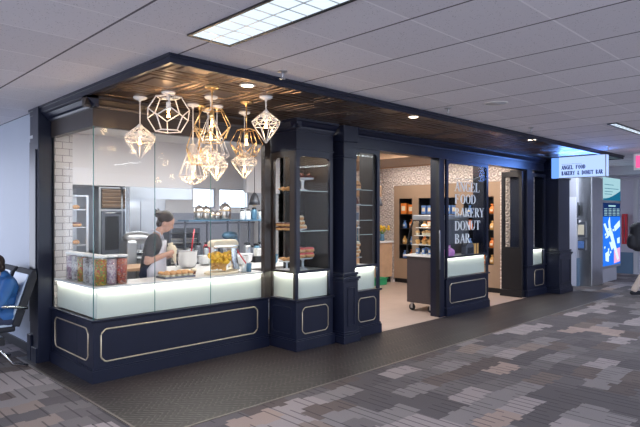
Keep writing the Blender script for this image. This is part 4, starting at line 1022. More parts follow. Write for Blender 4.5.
for i in range(16):
    a = rr.uniform(0, 2 * PI); q = rr.uniform(0.03, 0.15); b.ball((vx + q * math.cos(a), vy + q * math.sin(a), 1.18 + rr.uniform(0, 0.14)), rr.uniform(0.02, 0.04), 8, 6)
mk('blossoms', b, YEL, t)
gx, gy = 9.78, 8.42
t = thing('glass_case', 'small glass display case on the rear counter beside the vase', 'display case', (gx, gy, 0.971))
mk('glass', MB().box(gx - 0.17, gx + 0.17, gy - 0.1, gy + 0.1, 0.99, 1.33), GLASS, t)
b = MB()
for a in (-0.17, 0.17):
    for c in (-0.1, 0.1): b.box(gx + a - 0.008, gx + a + 0.008, gy + c - 0.008, gy + c + 0.008, 0.971, 1.34)
b.box(gx - 0.18, gx + 0.18, gy - 0.11, gy + 0.11, 0.971, 0.99).box(gx - 0.18, gx + 0.18, gy - 0.11, gy + 0.11, 1.33, 1.345); mk('frame', b, TEALB, t)
def shade_lamp(u, v, y, label, r=0.07, h=0.13):
    x, _, z = atY(u, v, y)
    t = thing('hanging_lamp', label, 'lamp', (x, y, z))
    mk('shade', MB().lathe([(r, 0), (r * 0.95, h * 0.3), (r * 0.55, h * 0.8), (r * 0.2, h), (r * 0.18, h)], (x, y, z), 18), STEELD, t)
    mk('cord', MB().seg((x, y, z + h), (x, y, ZC - 0.001), 0.006, 6), BLACK, t)
    mk('bulb', MB().ball((x, y, z + 0.01), r * 0.4, 10, 6), CREAM, t)
shade_lamp(379.5, 206, 7.9, 'grey cone lamp hanging in the shop by the doorway jamb', 0.075, 0.19)
shade_lamp(254.5, 204.8, 8.0, 'grey dome lamp hanging on a cord over the kitchen shelf', 0.10, 0.22)
t = thing('wall_speaker', 'dark rounded item on the tiled wall behind the doorway jamb', 'speaker', (9.9, 8.6, 1.5))
x, _, z = atY(379, 213, 8.55)
mk('body', MB().box(x - 0.07, x + 0.07, 8.52, 8.645, z - 0.12, z + 0.13), STEELD, t, bevel=0.02); mk('grille', MB().box(x - 0.05, x + 0.05, 8.515, 8.52, z - 0.1, z + 0.1), BLACK, t)
x0 = atY(378, 187, 7.95)[0]; x1 = atY(387, 187, 7.95)[0]
t = thing('wall_box', 'tan boxed wall cabinet high on the tiled wall behind the doorway', 'cabinet', (x0, 8.3, 2.0))
mk('body', MB().box(x0 - 0.3, x1, 8.1, 8.64, 2.0, 2.25), WOOD, t); mk('door', MB().box(x0 - 0.28, x1 - 0.02, 8.085, 8.1, 2.02, 2.23), TAN, t)

# wheeled grab-and-go case
KX0, KX1, KY0, KY1 = 7.47, 8.62, 5.04, 5.53
t = thing('display_cart', 'dark wheeled cart with curved glass pastry case just inside the doorway', 'display cart', (8.0, 5.3, 0))
mk('cabinet', MB().box(KX0, KX1, KY0, KY1, 0.14, 0.90), pbr('dark_brown_laminate', (0.06, 0.045, 0.045), 0.4, 0, 0.1), t, bevel=0.008)
mk('side_panel', MB().box(KX0 - 0.006, KX0, KY0 + 0.05, KY1 - 0.05, 0.20, 0.84), MATS['dark_brown_laminate'], t, bevel=0.004)
mk('worktop', MB().box(KX0 - 0.03, KX1 + 0.03, KY0 - 0.01, KY1 + 0.03, 0.90, 0.93), LAMI, t, bevel=0.005)
for (x, y) in ((KX0 + 0.07, KY0 + 0.06), (KX0 + 0.07, KY1 - 0.06), (KX1 - 0.07, KY0 + 0.06), (KX1 - 0.07, KY1 - 0.06)):
    b = MB(); M = Matrix.Translation((x, y, 0.055)) @ Matrix.Rotation(PI / 2, 4, 'Y') @ Matrix.Translation((0, 0, -0.015))
    b.lathe([(0.03, 0), (0.055, 0.002), (0.055, 0.028), (0.03, 0.03)], (0, 0, 0), 20, M)
    c = mk('caster', b, RUBBER, t)
    b = MB(); b.box(x - 0.022, x - 0.018, y - 0.02, y + 0.02, 0.04, 0.14).box(x + 0.018, x + 0.022, y - 0.02, y + 0.02, 0.04, 0.14).box(x - 0.03, x + 0.03, y - 0.03, y + 0.03, 0.13, 0.142); mk('fork', b, STEEL, c)
prof = [(KY0 + 0.02, 0.93), (KY1, 0.93), (KY1 - 0.01, 1.10), (KY1 - 0.05, 1.28), (KY1 - 0.10, 1.42), (KY1 - 0.13, 1.50), (KY0 + 0.02, 1.50)]
for x in (KX0, KX1 - 0.012):
    mk('end_glass', MB().prism(prof, 'x', x, x + 0.012), GLASS, t)
b = MB(); b.tube([(KX0 + 0.006, p[0], p[1]) for p in prof[1:6]], 0.014, 6).tube([(KX0 + 0.006, p[0], p[1]) for p in (prof[5], prof[6])], 0.014, 6); mk('case_frame', b, BLACK, t)
b = MB()
for i in range(1, 5):
    p, q = prof[i], prof[i + 1]; b.prism([p, q, (q[0] - 0.01, q[1]), (p[0] - 0.01, p[1])], 'x', KX0 + 0.012, KX1 - 0.012)
mk('curved_glass', b, GLASS, t)
mk('canopy_top', MB().box(KX0 - 0.01, KX1, KY0 + 0.01, KY1 - 0.12, 1.50, 1.585), STEEL, t, bevel=0.01)
mk('back_panel', MB().box(KX0 + 0.012, KX1 - 0.012, KY0 + 0.005, KY0 + 0.019, 0.93, 1.50), STEELD, t)
lamp_z = 1.495
for z, d in ((0.945, 0.02), (1.10, 0.05), (1.25, 0.10), (1.38, 0.14)):
    mk('shelf', MB().box(KX0 + 0.016, KX1 - 0.016, KY0 + 0.02, KY1 - d - 0.03, z - 0.01, z), LAMI, t)
area('case_lamp', (8.0, 5.25, 1.49), 1.0, 0.1, 6, (1, 0.93, 0.85))
for zi, z in enumerate((0.945, 1.10, 1.25, 1.38)):
    for xi in range(4):
        for yi in range(3):
            x = KX0 + 0.09 + xi * 0.25; y = KY0 + 0.09 + yi * 0.12
            if z > 1.3 and yi == 2: continue
            lb = 'on the %s shelf of the cart case, %s column, %s row' % (('lowest', 'second', 'third', 'top')[zi], ('nearest', 'second', 'third', 'last')[xi], ('rear', 'middle', 'front')[yi])
            if zi == 2: muffin((x, y, z), 'golden muffin ' + lb, 'pastries in the cart case', 1.15, 'a')
            elif zi == 3: donut((x, y, z), 'cream donut ' + lb, 'pastries in the cart case', ice=CREAM, key='y', scale=1.1)
            elif zi == 1: muffin((x, y, z), 'amber cupcake ' + lb, 'pastries in the cart case', 1.2, 'g', AMBER, AMBER)
            else: carton((x, y, z), 'small blue carton ' + lb, 'b', BLUEP, 0.45, grp='pastries in the cart case')

# ------------------------------------------------------------------ kitchen behind the display window
CT = 0.9055
JT = {'n': 0}
def jar(x, y, mat, label, r=0.062, h=0.27):
    key = 'jar' + mat.name
    def build(lb, gp):
        t = thing('candy_jar', lb, 'jar', (0, 0, 0), gp)
        mk('contents', MB().lathe([(r - 0.006, 0.006), (r - 0.004, h * 0.93), (0.001, h * 0.95)], (0, 0, 0), 20), mat, t)
        mk('cylinder', MB().lathe([(r, 0), (r, h)], (0, 0, 0), 20), GLASS, t)
        mk('lid', MB().lathe([(r + 0.004, h), (r + 0.004, h + 0.02), (r * 0.3, h + 0.026)], (0, 0, 0), 20), WHITE, t); return t
    return first(key, build, (x, y, CT), 0, label, 'tall jars in the window corner')
for i, (u, m_, lb) in enumerate(((100.5, CAN1, 'mixed yellow and green candy'), (110.5, CAN2, 'pale pink candy'), (121.0, CAN3, 'dark red candy'))):
    jar(atY(u, 280, 5.31)[0], 5.31, m_, 'tall clear jar of %s, %s of the front row' % (lb, ('first', 'second', 'third')[i]))
for i, y in enumerate((5.46, 5.61, 5.76, 5.91, 6.06)):
    jar(2.245, y, (CAN4, CAN4, CAN1, CAN4, CAN2)[i], 'tall jar along the side glass, %s back from the corner' % ('first', 'second', 'third', 'fourth', 'fifth')[i])
# prep table with mixing bowl
t = thing('prep_table', 'steel prep table with pale top right of the baker', 'table', (3.85, 6.1, 0))
mk('tabletop', MB().box(3.40, 5.6, 5.66, 6.70, 0.87, 0.90), LAMI, t, bevel=0.004)
for (x, y) in ((3.46, 5.72), (5.54, 5.72), (3.46, 6.66), (5.54, 6.66)): mk('leg', MB().box(x - 0.02, x + 0.02, y - 0.02, y + 0.02, 0, 0.87), STEEL, t)
mk('undershelf', MB().box(3.44, 5.56, 5.70, 6.68, 0.2, 0.22), STEEL, t)
t = thing('wood_table', 'wood-topped steel table behind the baker', 'table', (3.0, 6.9, 0))
mk('tabletop', MB().box(2.75, 3.65, 6.75, 7.35, 0.86, 0.90), WOOD, t, bevel=0.004)
for (x, y) in ((2.8, 6.8), (3.6, 6.8), (2.8, 7.3), (3.6, 7.3)): mk('leg', MB().box(x - 0.02, x + 0.02, y - 0.02, y + 0.02, 0, 0.86), STEEL, t)
bx_, by_, _ = atZ(187.5, 268, 0.90)
t = thing('mixing_bowl', 'large stainless mixing bowl on the prep table by the baker', 'bowl', (bx_, by_, 0.901))
mk('bowl', MB().lathe([(0.07, 0), (0.10, 0.02), (0.12, 0.07), (0.125, 0.22), (0.133, 0.225), (0.12, 0.21), (0.112, 0.07), (0.001, 0.03)], (bx_, by_, 0.901), 28), STEEL, t)
t = thing('spatula', 'red spatula standing in the mixing bowl', 'spatula', (bx_ + 0.05, by_, 0.95))
mk('handle', MB().seg((bx_ + 0.03, by_, 0.96), (bx_ + 0.12, by_ + 0.03, 1.40), 0.009, 8), RED, t); mk('blade', MB().box(bx_ + 0.005, bx_ + 0.06, by_ - 0.004, by_ + 0.004, 0.935, 0.97), RED, t)
for i, u in enumerate((180.5, 187, 193.5)):
    x, y, _ = atZ(u, 271.5, CT); y = min(y, 5.58); x = atY(u, 271, y)[0]
    muffin((x, y, CT), 'cupcake with white top in dark cup by the mixing bowl, %s' % ('left', 'middle', 'right')[i], 'dark cupcakes by the mixing bowl', 1.0, 'k', CREAM, CHOC)
t = thing('baking_tray', 'dark baking tray of muffins on the window ledge', 'tray', (3.1, 5.42, CT))
mk('tray', MB().box(2.94, 3.30, 5.33, 5.53, CT, CT + 0.006).box(2.94, 3.30, 5.325, 5.33, CT, CT + 0.02).box(2.94, 3.30, 5.53, 5.535, CT, CT + 0.02).box(2.935, 2.94, 5.33, 5.53, CT, CT + 0.02).box(3.3, 3.305, 5.33, 5.53, CT, CT + 0.02), STEELD, t)
for i in range(5):
    for j in range(3): muffin((2.975 + 0.072 * i, 5.362 + 0.068 * j, CT + 0.007), 'golden muffin on the window tray, %s row, %s along' % (('front', 'middle', 'rear')[j], ('first', 'second', 'third', 'fourth', 'fifth')[i]), 'muffins on the window tray', 0.92, 'a')
# stand mixer with bowl of yellow flowers
mx, my = 3.74, 5.42
t = MIX = thing('stand_mixer', 'silver and cream stand mixer on the window ledge', 'mixer', (mx, my, CT))
mk('base', MB().lathe([(0.001, 0), (0.13, 0), (0.135, 0.012), (0.12, 0.022), (0.001, 0.022)], (mx - 0.02, my, CT), 24, sx=1.5), CREAM, t)
b = MB(); b.prism([(mx + 0.09, CT + 0.02), (mx + 0.18, CT + 0.02), (mx + 0.15, CT + 0.12), (mx + 0.14, CT + 0.27), (mx + 0.06, CT + 0.27), (mx + 0.07, CT + 0.12)], 'y', my - 0.05, my + 0.05); mk('column', b, CHROME, t, bevel=0.015)
b = MB(); b.prism([(mx - 0.16, CT + 0.27), (mx + 0.14, CT + 0.25), (mx + 0.16, CT + 0.31), (mx + 0.13, CT + 0.345), (mx - 0.13, CT + 0.345), (mx - 0.17, CT + 0.32)], 'y', my - 0.06, my + 0.06); mk('motor_head', b, CREAM, t, bevel=0.02)
mk('chrome_band', MB().box(mx - 0.15, mx + 0.15, my - 0.063, my + 0.063, CT + 0.275, CT + 0.288), CHROME, t)
mk('beater_shaft', MB().seg((mx - 0.10, my, CT + 0.20), (mx - 0.10, my, CT + 0.28), 0.016, 10), CHROME, t)
fx_, fy_ = mx - 0.06, my + 0.0
t = BWL = thing('flower_bowl', 'clear bowl heaped with yellow flowers under the mixer head', 'bowl', (fx_, fy_, CT + 0.023))
mk('bowl', MB().lathe([(0.05, 0.023), (0.085, 0.05), (0.10, 0.10), (0.104, 0.14)], (fx_, fy_, CT), 20), GLASS, t)
b = MB(); rr = random.Random(5)
for i in range(70):
    a = rr.uniform(0, 2 * PI); q = 0.095 * math.sqrt(rr.random()); b.ball((fx_ + q * math.cos(a), fy_ + q * math.sin(a), CT + 0.11 + rr.uniform(0, 0.075)), rr.uniform(0.014, 0.026), 7, 5, (1, 1, 0.7))
o = mk('blossoms', b, YEL, t)
b = MB()
for i in range(40):
    a = rr.uniform(0, 2 * PI); q = 0.075 * math.sqrt(rr.random()); b.ball((fx_ + q * math.cos(a), fy_ + q * math.sin(a), CT + 0.05 + rr.uniform(0, 0.06)), rr.uniform(0.012, 0.022), 6, 5)
mk('fruit_fill', b, AMBER, t)
MIX.scale = (1.14,) * 3; BWL.scale = (1.3,) * 3
t = thing('dough_scraper', 'long red-handled tool leaning by the stand mixer', 'tool', (4.1, 5.4, CT))
p0 = atY(250.5, 270.5, 5.42); p1 = atY(234.5, 247, 5.5)
mk('handle', MB().seg((p0[0], p0[1], CT + 0.012), p1, 0.009, 8), RED, t); mk('grip', MB().seg((Vector(p1) * 0.75 + Vector(p0) * 0.25), p1, 0.014, 8), RED, t)
for i, (u, lb) in enumerate(((243, 'left'), (248, 'right'))):
    x = atY(u, 270, 5.4)[0]
    t = thing('glass_tumbler', 'clear tumbler on the ledge near the red-handled tool, %s' % lb, 'glass', (x - 0.05, 5.32, CT), 'tumblers on the ledge')
    mk('glass', MB().lathe([(0.03, 0), (0.036, 0.10), (0.033, 0.10), (0.027, 0.006)], (x - 0.05, 5.32, CT), 16), TEALB if i else CGL, t)

# speed rack with trays
def rack(x0, x1, y0, y1, h, n, label, fill):
    t = thing('tray_rack', label, 'rack', ((x0 + x1) / 2, (y0 + y1) / 2, 0))
    b = MB()
    for x in (x0, x1):
        for y in (y0, y1): b.box(x - 0.015, x + 0.015, y - 0.015, y + 0.015, 0, h)
    b.box(x0, x1, y0 - 0.01, y0 + 0.01, h - 0.02, h).box(x0, x1, y1 - 0.01, y1 + 0.01, h - 0.02, h); mk('frame', b, STEEL, t)
    for i in range(n):
        z = 0.25 + (h - 0.45) * i / (n - 1)
        mk('tray', MB().box(x0 + 0.016, x1 - 0.016, y0, y1, z, z + 0.012), STEEL, t)
    return t
rack(2.42, 2.94, 7.42, 7.97, 1.85, 7, 'steel rack with trays of baked goods behind the left glass', None)
k = 0
for i in range(2, 7):
    z = 0.25 + 1.40 * i / 6 + 0.0125
    for a in range(3):
        for c in range(2):
            k += 1
            lb = 'on the rack, %s tray up, %s %s' % (('', '', 'third', 'fourth', 'fifth', 'sixth', 'top')[i], ('left', 'middle', 'right')[a], ('front', 'back')[c])
            x, y = 2.52 + 0.16 * a, 7.53 + 0.25 * c
            if i % 2: donut((x, y, z), 'red glazed donut ' + lb, 'baked goods on the steel rack', key='r', ice=CHOC, scale=1.5)
            else: croissant((x, y, z), 'croissant ' + lb, 'baked goods on the steel rack', 0.5, 1.4)
# ovens
ox0 = atY(100, 220, 8.1)[0]; ox1 = atY(124, 220, 8.1)[0]
t = thing('deck_oven', 'stainless oven with tan louvered upper panel behind the rack', 'oven', ((ox0 + ox1) / 2, 8.5, 0))
zt_ = atY(112, 187, 8.1)[2]; zm = atY(112, 211, 8.1)[2]
mk('body', MB().box(ox0, ox1, 8.14, 9.0, 0.05, zt_), STEEL, t)
b = MB()
for i in range(5):
    z = zm + 0.05 + (zt_ - zm - 0.08) * i / 5; b.prism([(8.13, z), (8.10, z + 0.035), (8.115, z + 0.05), (8.145, z + 0.02)], 'x', ox0 + 0.04, ox1 - 0.04)
mk('louvers', b, TAN, t)
mk('recess', MB().box(ox0 + 0.03, ox1 - 0.03, 8.132, 8.14, zm + 0.03, zt_ - 0.02), BLACK, t)
d = mk('door', MB().box(ox0 + 0.03, ox1 - 0.03, 8.11, 8.14, 1.0, zm), STEELD, t, bevel=0.005)
mk('window', MB().box(ox0 + 0.08, ox1 - 0.08, 8.105, 8.11, 1.06, zm - 0.08), BLACK, d)
mk('handle', MB().seg((ox0 + 0.06, 8.08, zm - 0.03), (ox1 - 0.06, 8.08, zm - 0.03), 0.012).seg((ox0 + 0.07, 8.08, zm - 0.03), (ox0 + 0.07, 8.11, zm - 0.03), 0.008).seg((ox1 - 0.07, 8.08, zm - 0.03), (ox1 - 0.07, 8.11, zm - 0.03), 0.008), CHROME, d)
mk('door', MB().box(ox0 + 0.03, ox1 - 0.03, 8.11, 8.14, 0.45, 0.96), STEELD, t, bevel=0.005)
cx0 = atY(124, 220, 8.05)[0]; cx1 = atY(128.5, 220, 8.05)[0]
t = thing('steel_column', 'bright stainless post beside the louvered oven', 'post', ((cx0 + cx1) / 2, 8.1, 0))
mk('post', MB().box(cx0, cx1, 8.0, 8.1, 0, zt_ + 0.0), CHROME, t, bevel=0.006)
mk('cap', MB().box(cx0 - 0.01, cx1 + 0.01, 7.99, 8.11, zt_, zt_ + 0.015), STEEL, t)
# hood with white bulkhead over
hx0 = atY(129, 190, 8.1)[0]; hx1 = atY(192, 190, 8.1)[0]
zh0 = atY(150, 199, 8.1)[2]; zh1 = atY(150, 187.3, 8.1)[2]
t = thing('exhaust_hood', 'wide stainless exhaust hood under the white bulkhead', 'exhaust hood', ((hx0 + hx1) / 2, 8.8, zh0))
mk('canopy', MB().prism([(8.1, zh0), (8.1, zh1 - 0.002), (9.55, zh1 - 0.002), (9.55, zh0), (9.5, zh0), (9.5, zh0 + 0.08), (8.13, zh0 + 0.08), (8.13, zh0)], 'x', hx0, hx1), STEEL, t)
mk('filter', MB().box(hx0 + 0.1, hx1 - 0.1, 8.3, 9.4, zh0 + 0.06, zh0 + 0.08), STEELD, t)
b = MB(); b.box(2.3, hx1, 8.1, 9.6, zh1, ZC); struct('wall_bulkhead', b, pbr('bulkhead_paint', (0.76, 0.73, 0.74), 0.6, 0, 0.03, 3))
area('hood_lamp', ((hx0 + hx1) / 2, 8.8, zh0 + 0.05), 1.2, 0.3, 14, (0.95, 0.97, 1))
t = thing('backsplash', 'stainless wall sheet under the exhaust hood', 'wall panel', ((hx0 + hx1) / 2, 9.55, 0))
mk('sheet', MB().box(2.6, hx1 + 0.3, 9.53, 9.59, 0.0, zh0 + 0.1), STEEL, t); mk('seam', MB().box(hx0 + 0.9, hx0 + 0.91, 9.525, 9.53, 0.8, zh0 + 0.1), STEELD, t)
t = thing('steel_wall_sheet', 'stainless wall sheet below the kitchen windows', 'wall panel', (6.9, 9.56, 0))
mk('sheet', MB().box(hx1 + 0.32, 7.38, 9.55, 9.59, 0.0, 1.62), pbr('dull_steel_sheet', (0.35, 0.37, 0.42), 0.4, 0.6), t); mk('rail', MB().box(hx1 + 0.32, 7.38, 9.52, 9.55, 1.40, 1.43), STEELD, t)
# range under hood
t = thing('range', 'stainless cooking range against the steel backsplash', 'stove', (5.0, 9.1, 0))
mk('body', MB().box(hx0 + 0.1, hx1 - 0.1, 8.7, 9.5, 0.0, 0.92), STEEL, t); mk('cooktop', MB().box(hx0 + 0.1, hx1 - 0.1, 8.68, 9.5, 0.92, 0.95), BLACK, t)
mk('oven_door', MB().box(hx0 + 0.3, hx1 - 0.5, 8.67, 8.7, 0.2, 0.75), STEELD, t); mk('handle', MB().seg((hx0 + 0.4, 8.64, 0.72), (hx1 - 0.6, 8.64, 0.72), 0.012), CHROME, t)
# floor mixer
fx2, fy2, _ = atY(141, 240, 7.65)
t = thing('planetary_mixer', 'big dark planetary mixer behind the baker', 'mixer', (fx2, fy2, 0))
mk('column', MB().box(fx2 - 0.28, fx2 - 0.12, fy2 - 0.14, fy2 + 0.14, 0.08, 1.22), STEEL, t, bevel=0.03)
mk('head', MB().ball((fx2 - 0.06, fy2, 1.25), 0.13, 20, 12, (1.7, 1.0, 0.75)), STEEL, t)
mk('base', MB().box(fx2 - 0.3, fx2 + 0.3, fy2 - 0.25, fy2 + 0.25, 0, 0.09), STEEL, t, bevel=0.02)
mk('bowl', MB().lathe([(0.06, 0.55), (0.15, 0.60), (0.19, 0.72), (0.20, 0.95), (0.21, 0.96), (0.19, 0.94), (0.001, 0.62)], (fx2 + 0.08, fy2, 0), 24), STEEL, t)
mk('hook', MB().tube([(fx2 + 0.08, fy2, 1.15), (fx2 + 0.08, fy2, 0.95), (fx2 + 0.13, fy2, 0.85), (fx2 + 0.08, fy2, 0.75)], 0.014, 8), CHROME, t)
mk('bowl_guard', MB().tube([(fx2 + 0.08 + 0.2 * math.cos(a), fy2 + 0.2 * math.sin(a), 1.04) for a in [2 * PI * i / 20 for i in range(20)]], 0.006, 6, True), CHROME, t)
# dark shelving full of pans behind the baker
rr = random.Random(11)
sx0 = atY(164, 240, 8.4)[0]; sx1 = atY(193, 240, 8.4)[0]
t = thing('pan_shelf', 'dark low shelving stacked with white and steel pans', 'shelf', ((sx0 + sx1) / 2, 8.3, 0))
b = MB()
for x in (sx0, (sx0 + sx1) / 2, sx1): b.box(x - 0.015, x + 0.015, 8.2, 8.6, 0, 1.36)
mk('uprights', b, STEELD, t)
for z in (0.3, 0.75, 0.92, 1.09, 1.26): mk('shelf', MB().box(sx0, sx1, 8.2, 8.6, z, z + 0.015), BLACK, t)
k = 0
for zi, z in enumerate((0.7655, 0.9355, 1.1055)):
    for i in range(6):
        x = sx0 + 0.12 + (sx1 - sx0 - 0.22) * i / 5
        def build(lb, gp):
            q = thing('pan_stack', lb, 'pans', (0, 0, 0), gp)
            for j in range(3): mk('pan', MB().box(-0.08, 0.08, -0.13, 0.13, 0.003 + 0.03 * j, 0.018 + 0.03 * j), (WHITE, STEEL, WHITE)[j], q)
            return q
        first('pans', build, (x, 8.37, z + 0.0005), 0, 'stack of pans on the dark shelving, %s shelf, %s from left' % (('lower', 'middle', 'upper')[zi], ('first', 'second', 'third', 'fourth', 'fifth', 'sixth')[i]), 'pan stacks on the dark shelving', 1.0)
# over-shelves with urns
def overshelf(u0, u1, v, y, label, mat):
    x0, _, z = atY(u0, v, y); x1 = atY(u1, v, y)[0]; z = atY((u0 + u1) / 2, v, y)[2]
    t = thing('work_station', label, 'shelf', ((x0 + x1) / 2, y, 0))
    mk('shelf', MB().box(x0, x1, y - 0.02, y + 0.32, z - 0.02, z), mat, t)
    for x in (x0 + 0.04, (x0 + x1) / 2, x1 - 0.04): mk('upright', MB().box(x - 0.012, x + 0.012, y + 0.14, y + 0.165, 0.9, z - 0.02), STEELD, t)
    mk('worktop', MB().box(x0 - 0.05, x1 + 0.05, y - 0.25, y + 0.36, 0.86, 0.90), STEEL, t)
    mk('cabinet', MB().box(x0, x1, y - 0.2, y + 0.35, 0.05, 0.86), STEELD, t)
    return x0, x1, z
x0, x1, z = overshelf(188, 235, 220, 7.62, 'steel work station with glass over-shelf of urns', TEALB)
for i, (u, s, h) in enumerate(((199, 1.3, 15), (206, 1.25, 14), (212, 0.85, 9), (217, 0.8, 9), (225, 1.55, 15))):
    def build(lb, gp):
        q = thing('steel_urn', lb, 'urn', (0, 0, 0), gp)
        mk('body', MB().lathe([(0.062, 0), (0.066, 0.01), (0.066, 0.10), (0.058, 0.145), (0.035, 0.175), (0.001, 0.185)], (0, 0, 0), 20), pbr('warm_steel', (0.6, 0.55, 0.5), 0.22, 1.0), q)
        mk('knob', MB().ball((0, 0, 0.19), 0.01, 8, 6), BLACK, q); mk('band', MB().lathe([(0.068, 0.095), (0.068, 0.105)], (0, 0, 0), 20), BRASS, q); return q
    first('urn', build, (atY(u, 220, 7.76)[0], 7.76, z), 0, 'domed stainless urn on the over-shelf, %s from left' % ('first', 'second', 'third', 'fourth', 'fifth')[i], 'domed urns on the over-shelf', s)
def bottle(loc, label, key, mat, scale=1.0, grp='containers on the kitchen work stations'):
    def build(lb, gp):
        q = thing('canister', lb, 'container', (0, 0, 0), gp)
        mk('body', MB().lathe([(0.045, 0), (0.05, 0.01), (0.05, 0.15), (0.035, 0.175)], (0, 0, 0), 14), mat, q)
        mk('cap', MB().lathe([(0.036, 0.175), (0.038, 0.20), (0.01, 0.205)], (0, 0, 0), 12), BLACK if mat != BLACK else STEEL, q); return q
    return first('bottle' + key, build, loc, 0, label, grp, scale)
cols = [('blue-grey', 'tb', TEALB), ('dark', 'bk', STEELD), ('steel', 'st', STEEL), ('white', 'wh', CERAM), ('red', 'rd', RED), ('clear', 'cl', CGL)]
for i in range(11):
    c = cols[(i * 5 + 2) % 6]; bottle((x0 + 0.08 + (x1 - x0 - 0.16) * i / 10, 7.57 if i % 2 else 7.66, 0.901), '%s canister on the urn work station, %s' % (c[0], ('first', 'second', 'third', 'fourth', 'fifth', 'sixth', 'seventh', 'eighth', 'ninth', 'tenth', 'last')[i] + ' from left'), c[1], c[2], (0.9, 1.2, 1.05)[i % 3])
t = thing('countertop_mixer', 'dark blue countertop mixer under the urn shelf', 'mixer', (x1 - 0.25, 7.47, 0.9))
xx = x1 - 0.25
mk('head', MB().ball((xx, 7.42, 1.25), 0.085, 16, 10, (1.7, 1, 0.8)), TEALB, t); mk('column', MB().box(xx + 0.07, xx + 0.13, 7.38, 7.46, 0.92, 1.25), TEALB, t, bevel=0.01); mk('base', MB().box(xx - 0.12, xx + 0.14, 7.35, 7.49, 0.901, 0.925), TEALB, t, bevel=0.008)
mk('bowl', MB().lathe([(0.04, 0.93), (0.075, 0.96), (0.085, 1.08), (0.08, 1.08)], (xx - 0.04, 7.42, 0), 18), STEEL, t)
x0, x1, z = overshelf(242.5, 267, 219.5, 6.98, 'right-hand kitchen work station with glassware over-shelf', TEALB)
for i in range(7):
    c = cols[(3, 5, 3, 5, 0, 3, 5)[i]]; bottle((x0 + 0.07 + (x1 - x0 - 0.14) * i / 6, 7.08 + 0.06 * (i % 2), z), '%s vessel on the right over-shelf, %s from left' % (c[0], ('first', 'second', 'third', 'fourth', 'fifth', 'sixth', 'seventh')[i]), c[1], c[2], (0.75, 0.95, 0.8)[i % 3])
for i in range(5):
    c = cols[(2, 1, 0, 1, 3)[i]]; bottle((x0 + 0.07 + (x1 - x0 - 0.14) * i / 4, 6.95, 0.901), '%s container on the right work station top, %s from left' % (c[0], ('first', 'second', 'third', 'fourth', 'fifth')[i]), c[1], c[2], (1.25, 1.0, 1.15)[i % 3])
for i, (x, y, lb, m_, r_) in enumerate(((4.45, 6.1, 'steel bowl', STEEL, 0.13), (4.75, 6.35, 'white mixing tub', CERAM, 0.11), (4.9, 5.95, 'blue tub', TEALB, 0.10), (4.15, 6.45, 'small steel bowl', STEEL, 0.10))):
    t = thing('tub', '%s on the prep table, %s' % (lb, ('left of the napkin caddy', 'at the rear middle', 'near the right end', 'at the rear left')[i]), 'bowl', (x, y, 0.901))
    mk('shell', MB().lathe([(r_ * 0.6, 0), (r_ * 0.9, 0.04), (r_, 0.13), (r_ * 1.05, 0.135), (r_ * 0.93, 0.12), (0.001, 0.03)], (x, y, 0.901), 20), m_, t)
kx, ky, _ = atZ(258, 262, 0.9)
t = thing('napkin_caddy', 'black caddy with white napkins on the prep table', 'caddy', (kx, ky, 0.901))
kx, ky = min(kx, 5.4), min(ky, 6.6)
mk('basket', MB().box(kx - 0.10, kx + 0.10, ky - 0.06, ky + 0.06, 0.901, 0.99), BLACK, t, bevel=0.005); mk('napkins', MB().box(kx - 0.05, kx + 0.06, ky - 0.04, ky + 0.04, 0.95, 1.10), WHITE, t)
# white hanging bulkhead right part
b = MB(); xa = atY(246.5, 190, 8.7)[0]; b.box(xa, 7.4, 8.7, 8.8, 2.02, ZC); struct('wall_soffit', b, WALLW)
hx, hy, _ = atZ(117, 262, 0.905)
t = thing('dome_bowl', 'upturned shiny steel bowl on the wood table behind the jars', 'bowl', (2.95, 6.9, 0.901))
mk('dome', MB().lathe([(0.12, 0), (0.12, 0.03), (0.10, 0.11), (0.06, 0.16), (0.001, 0.18)], (2.9, 6.95, 0.901), 24), CHROME, t); mk('rim', MB().lathe([(0.128, 0), (0.128, 0.008)], (2.9, 6.95, 0.901), 24), BRASS, t)

# ------------------------------------------------------------------ people
def remeshed(name, mb, mat, parent, vox=0.010, smooth=3, label=None):
    o = mk(name, mb, mat, parent, label=label, recalc=False)
    r = o.modifiers.new('r', 'REMESH'); r.mode = 'VOXEL'; r.voxel_size = vox; r.use_smooth_shade = True
    s = o.modifiers.new('s', 'SMOOTH'); s.factor = 0.5; s.iterations = smooth
    dg = bpy.context.evaluated_depsgraph_get()
    me = bpy.data.meshes.new_from_object(o.evaluated_get(dg)); o.modifiers.clear(); old = o.data; o.data = me
    if not me.materials: me.materials.append(mat)
    return o
def head_parts(c, fwd=(1, 0, 0), tilt=0.0):
    """head local: +x forward; returns transform"""
    return Matrix.Translation(c) @ Matrix.Rotation(tilt, 4, 'Y')
def add_head(b, M):
    b.ball((0, 0, 0.02), 0.082, 18, 12, (1.12, 0.90, 1.15), M)
    b.ball((0.025, 0, -0.05), 0.055, 14, 10, (1.05, 0.92, 1.1), M)
    b.ball((0.095, 0, -0.022), 0.014, 8, 6, (1.3, 0.8, 1.2), M)
    b.ball((0.088, 0, 0.0), 0.010, 8, 6, (1, 0.7, 1.8), M)
    b.ball((0.078, 0, -0.060), 0.014, 8, 6, (0.9, 1.6, 0.55), M)
    for s in (-1, 1): b.ball((-0.005, s * 0.076, -0.012), 0.018, 8, 6, (0.9, 0.5, 1.5), M)
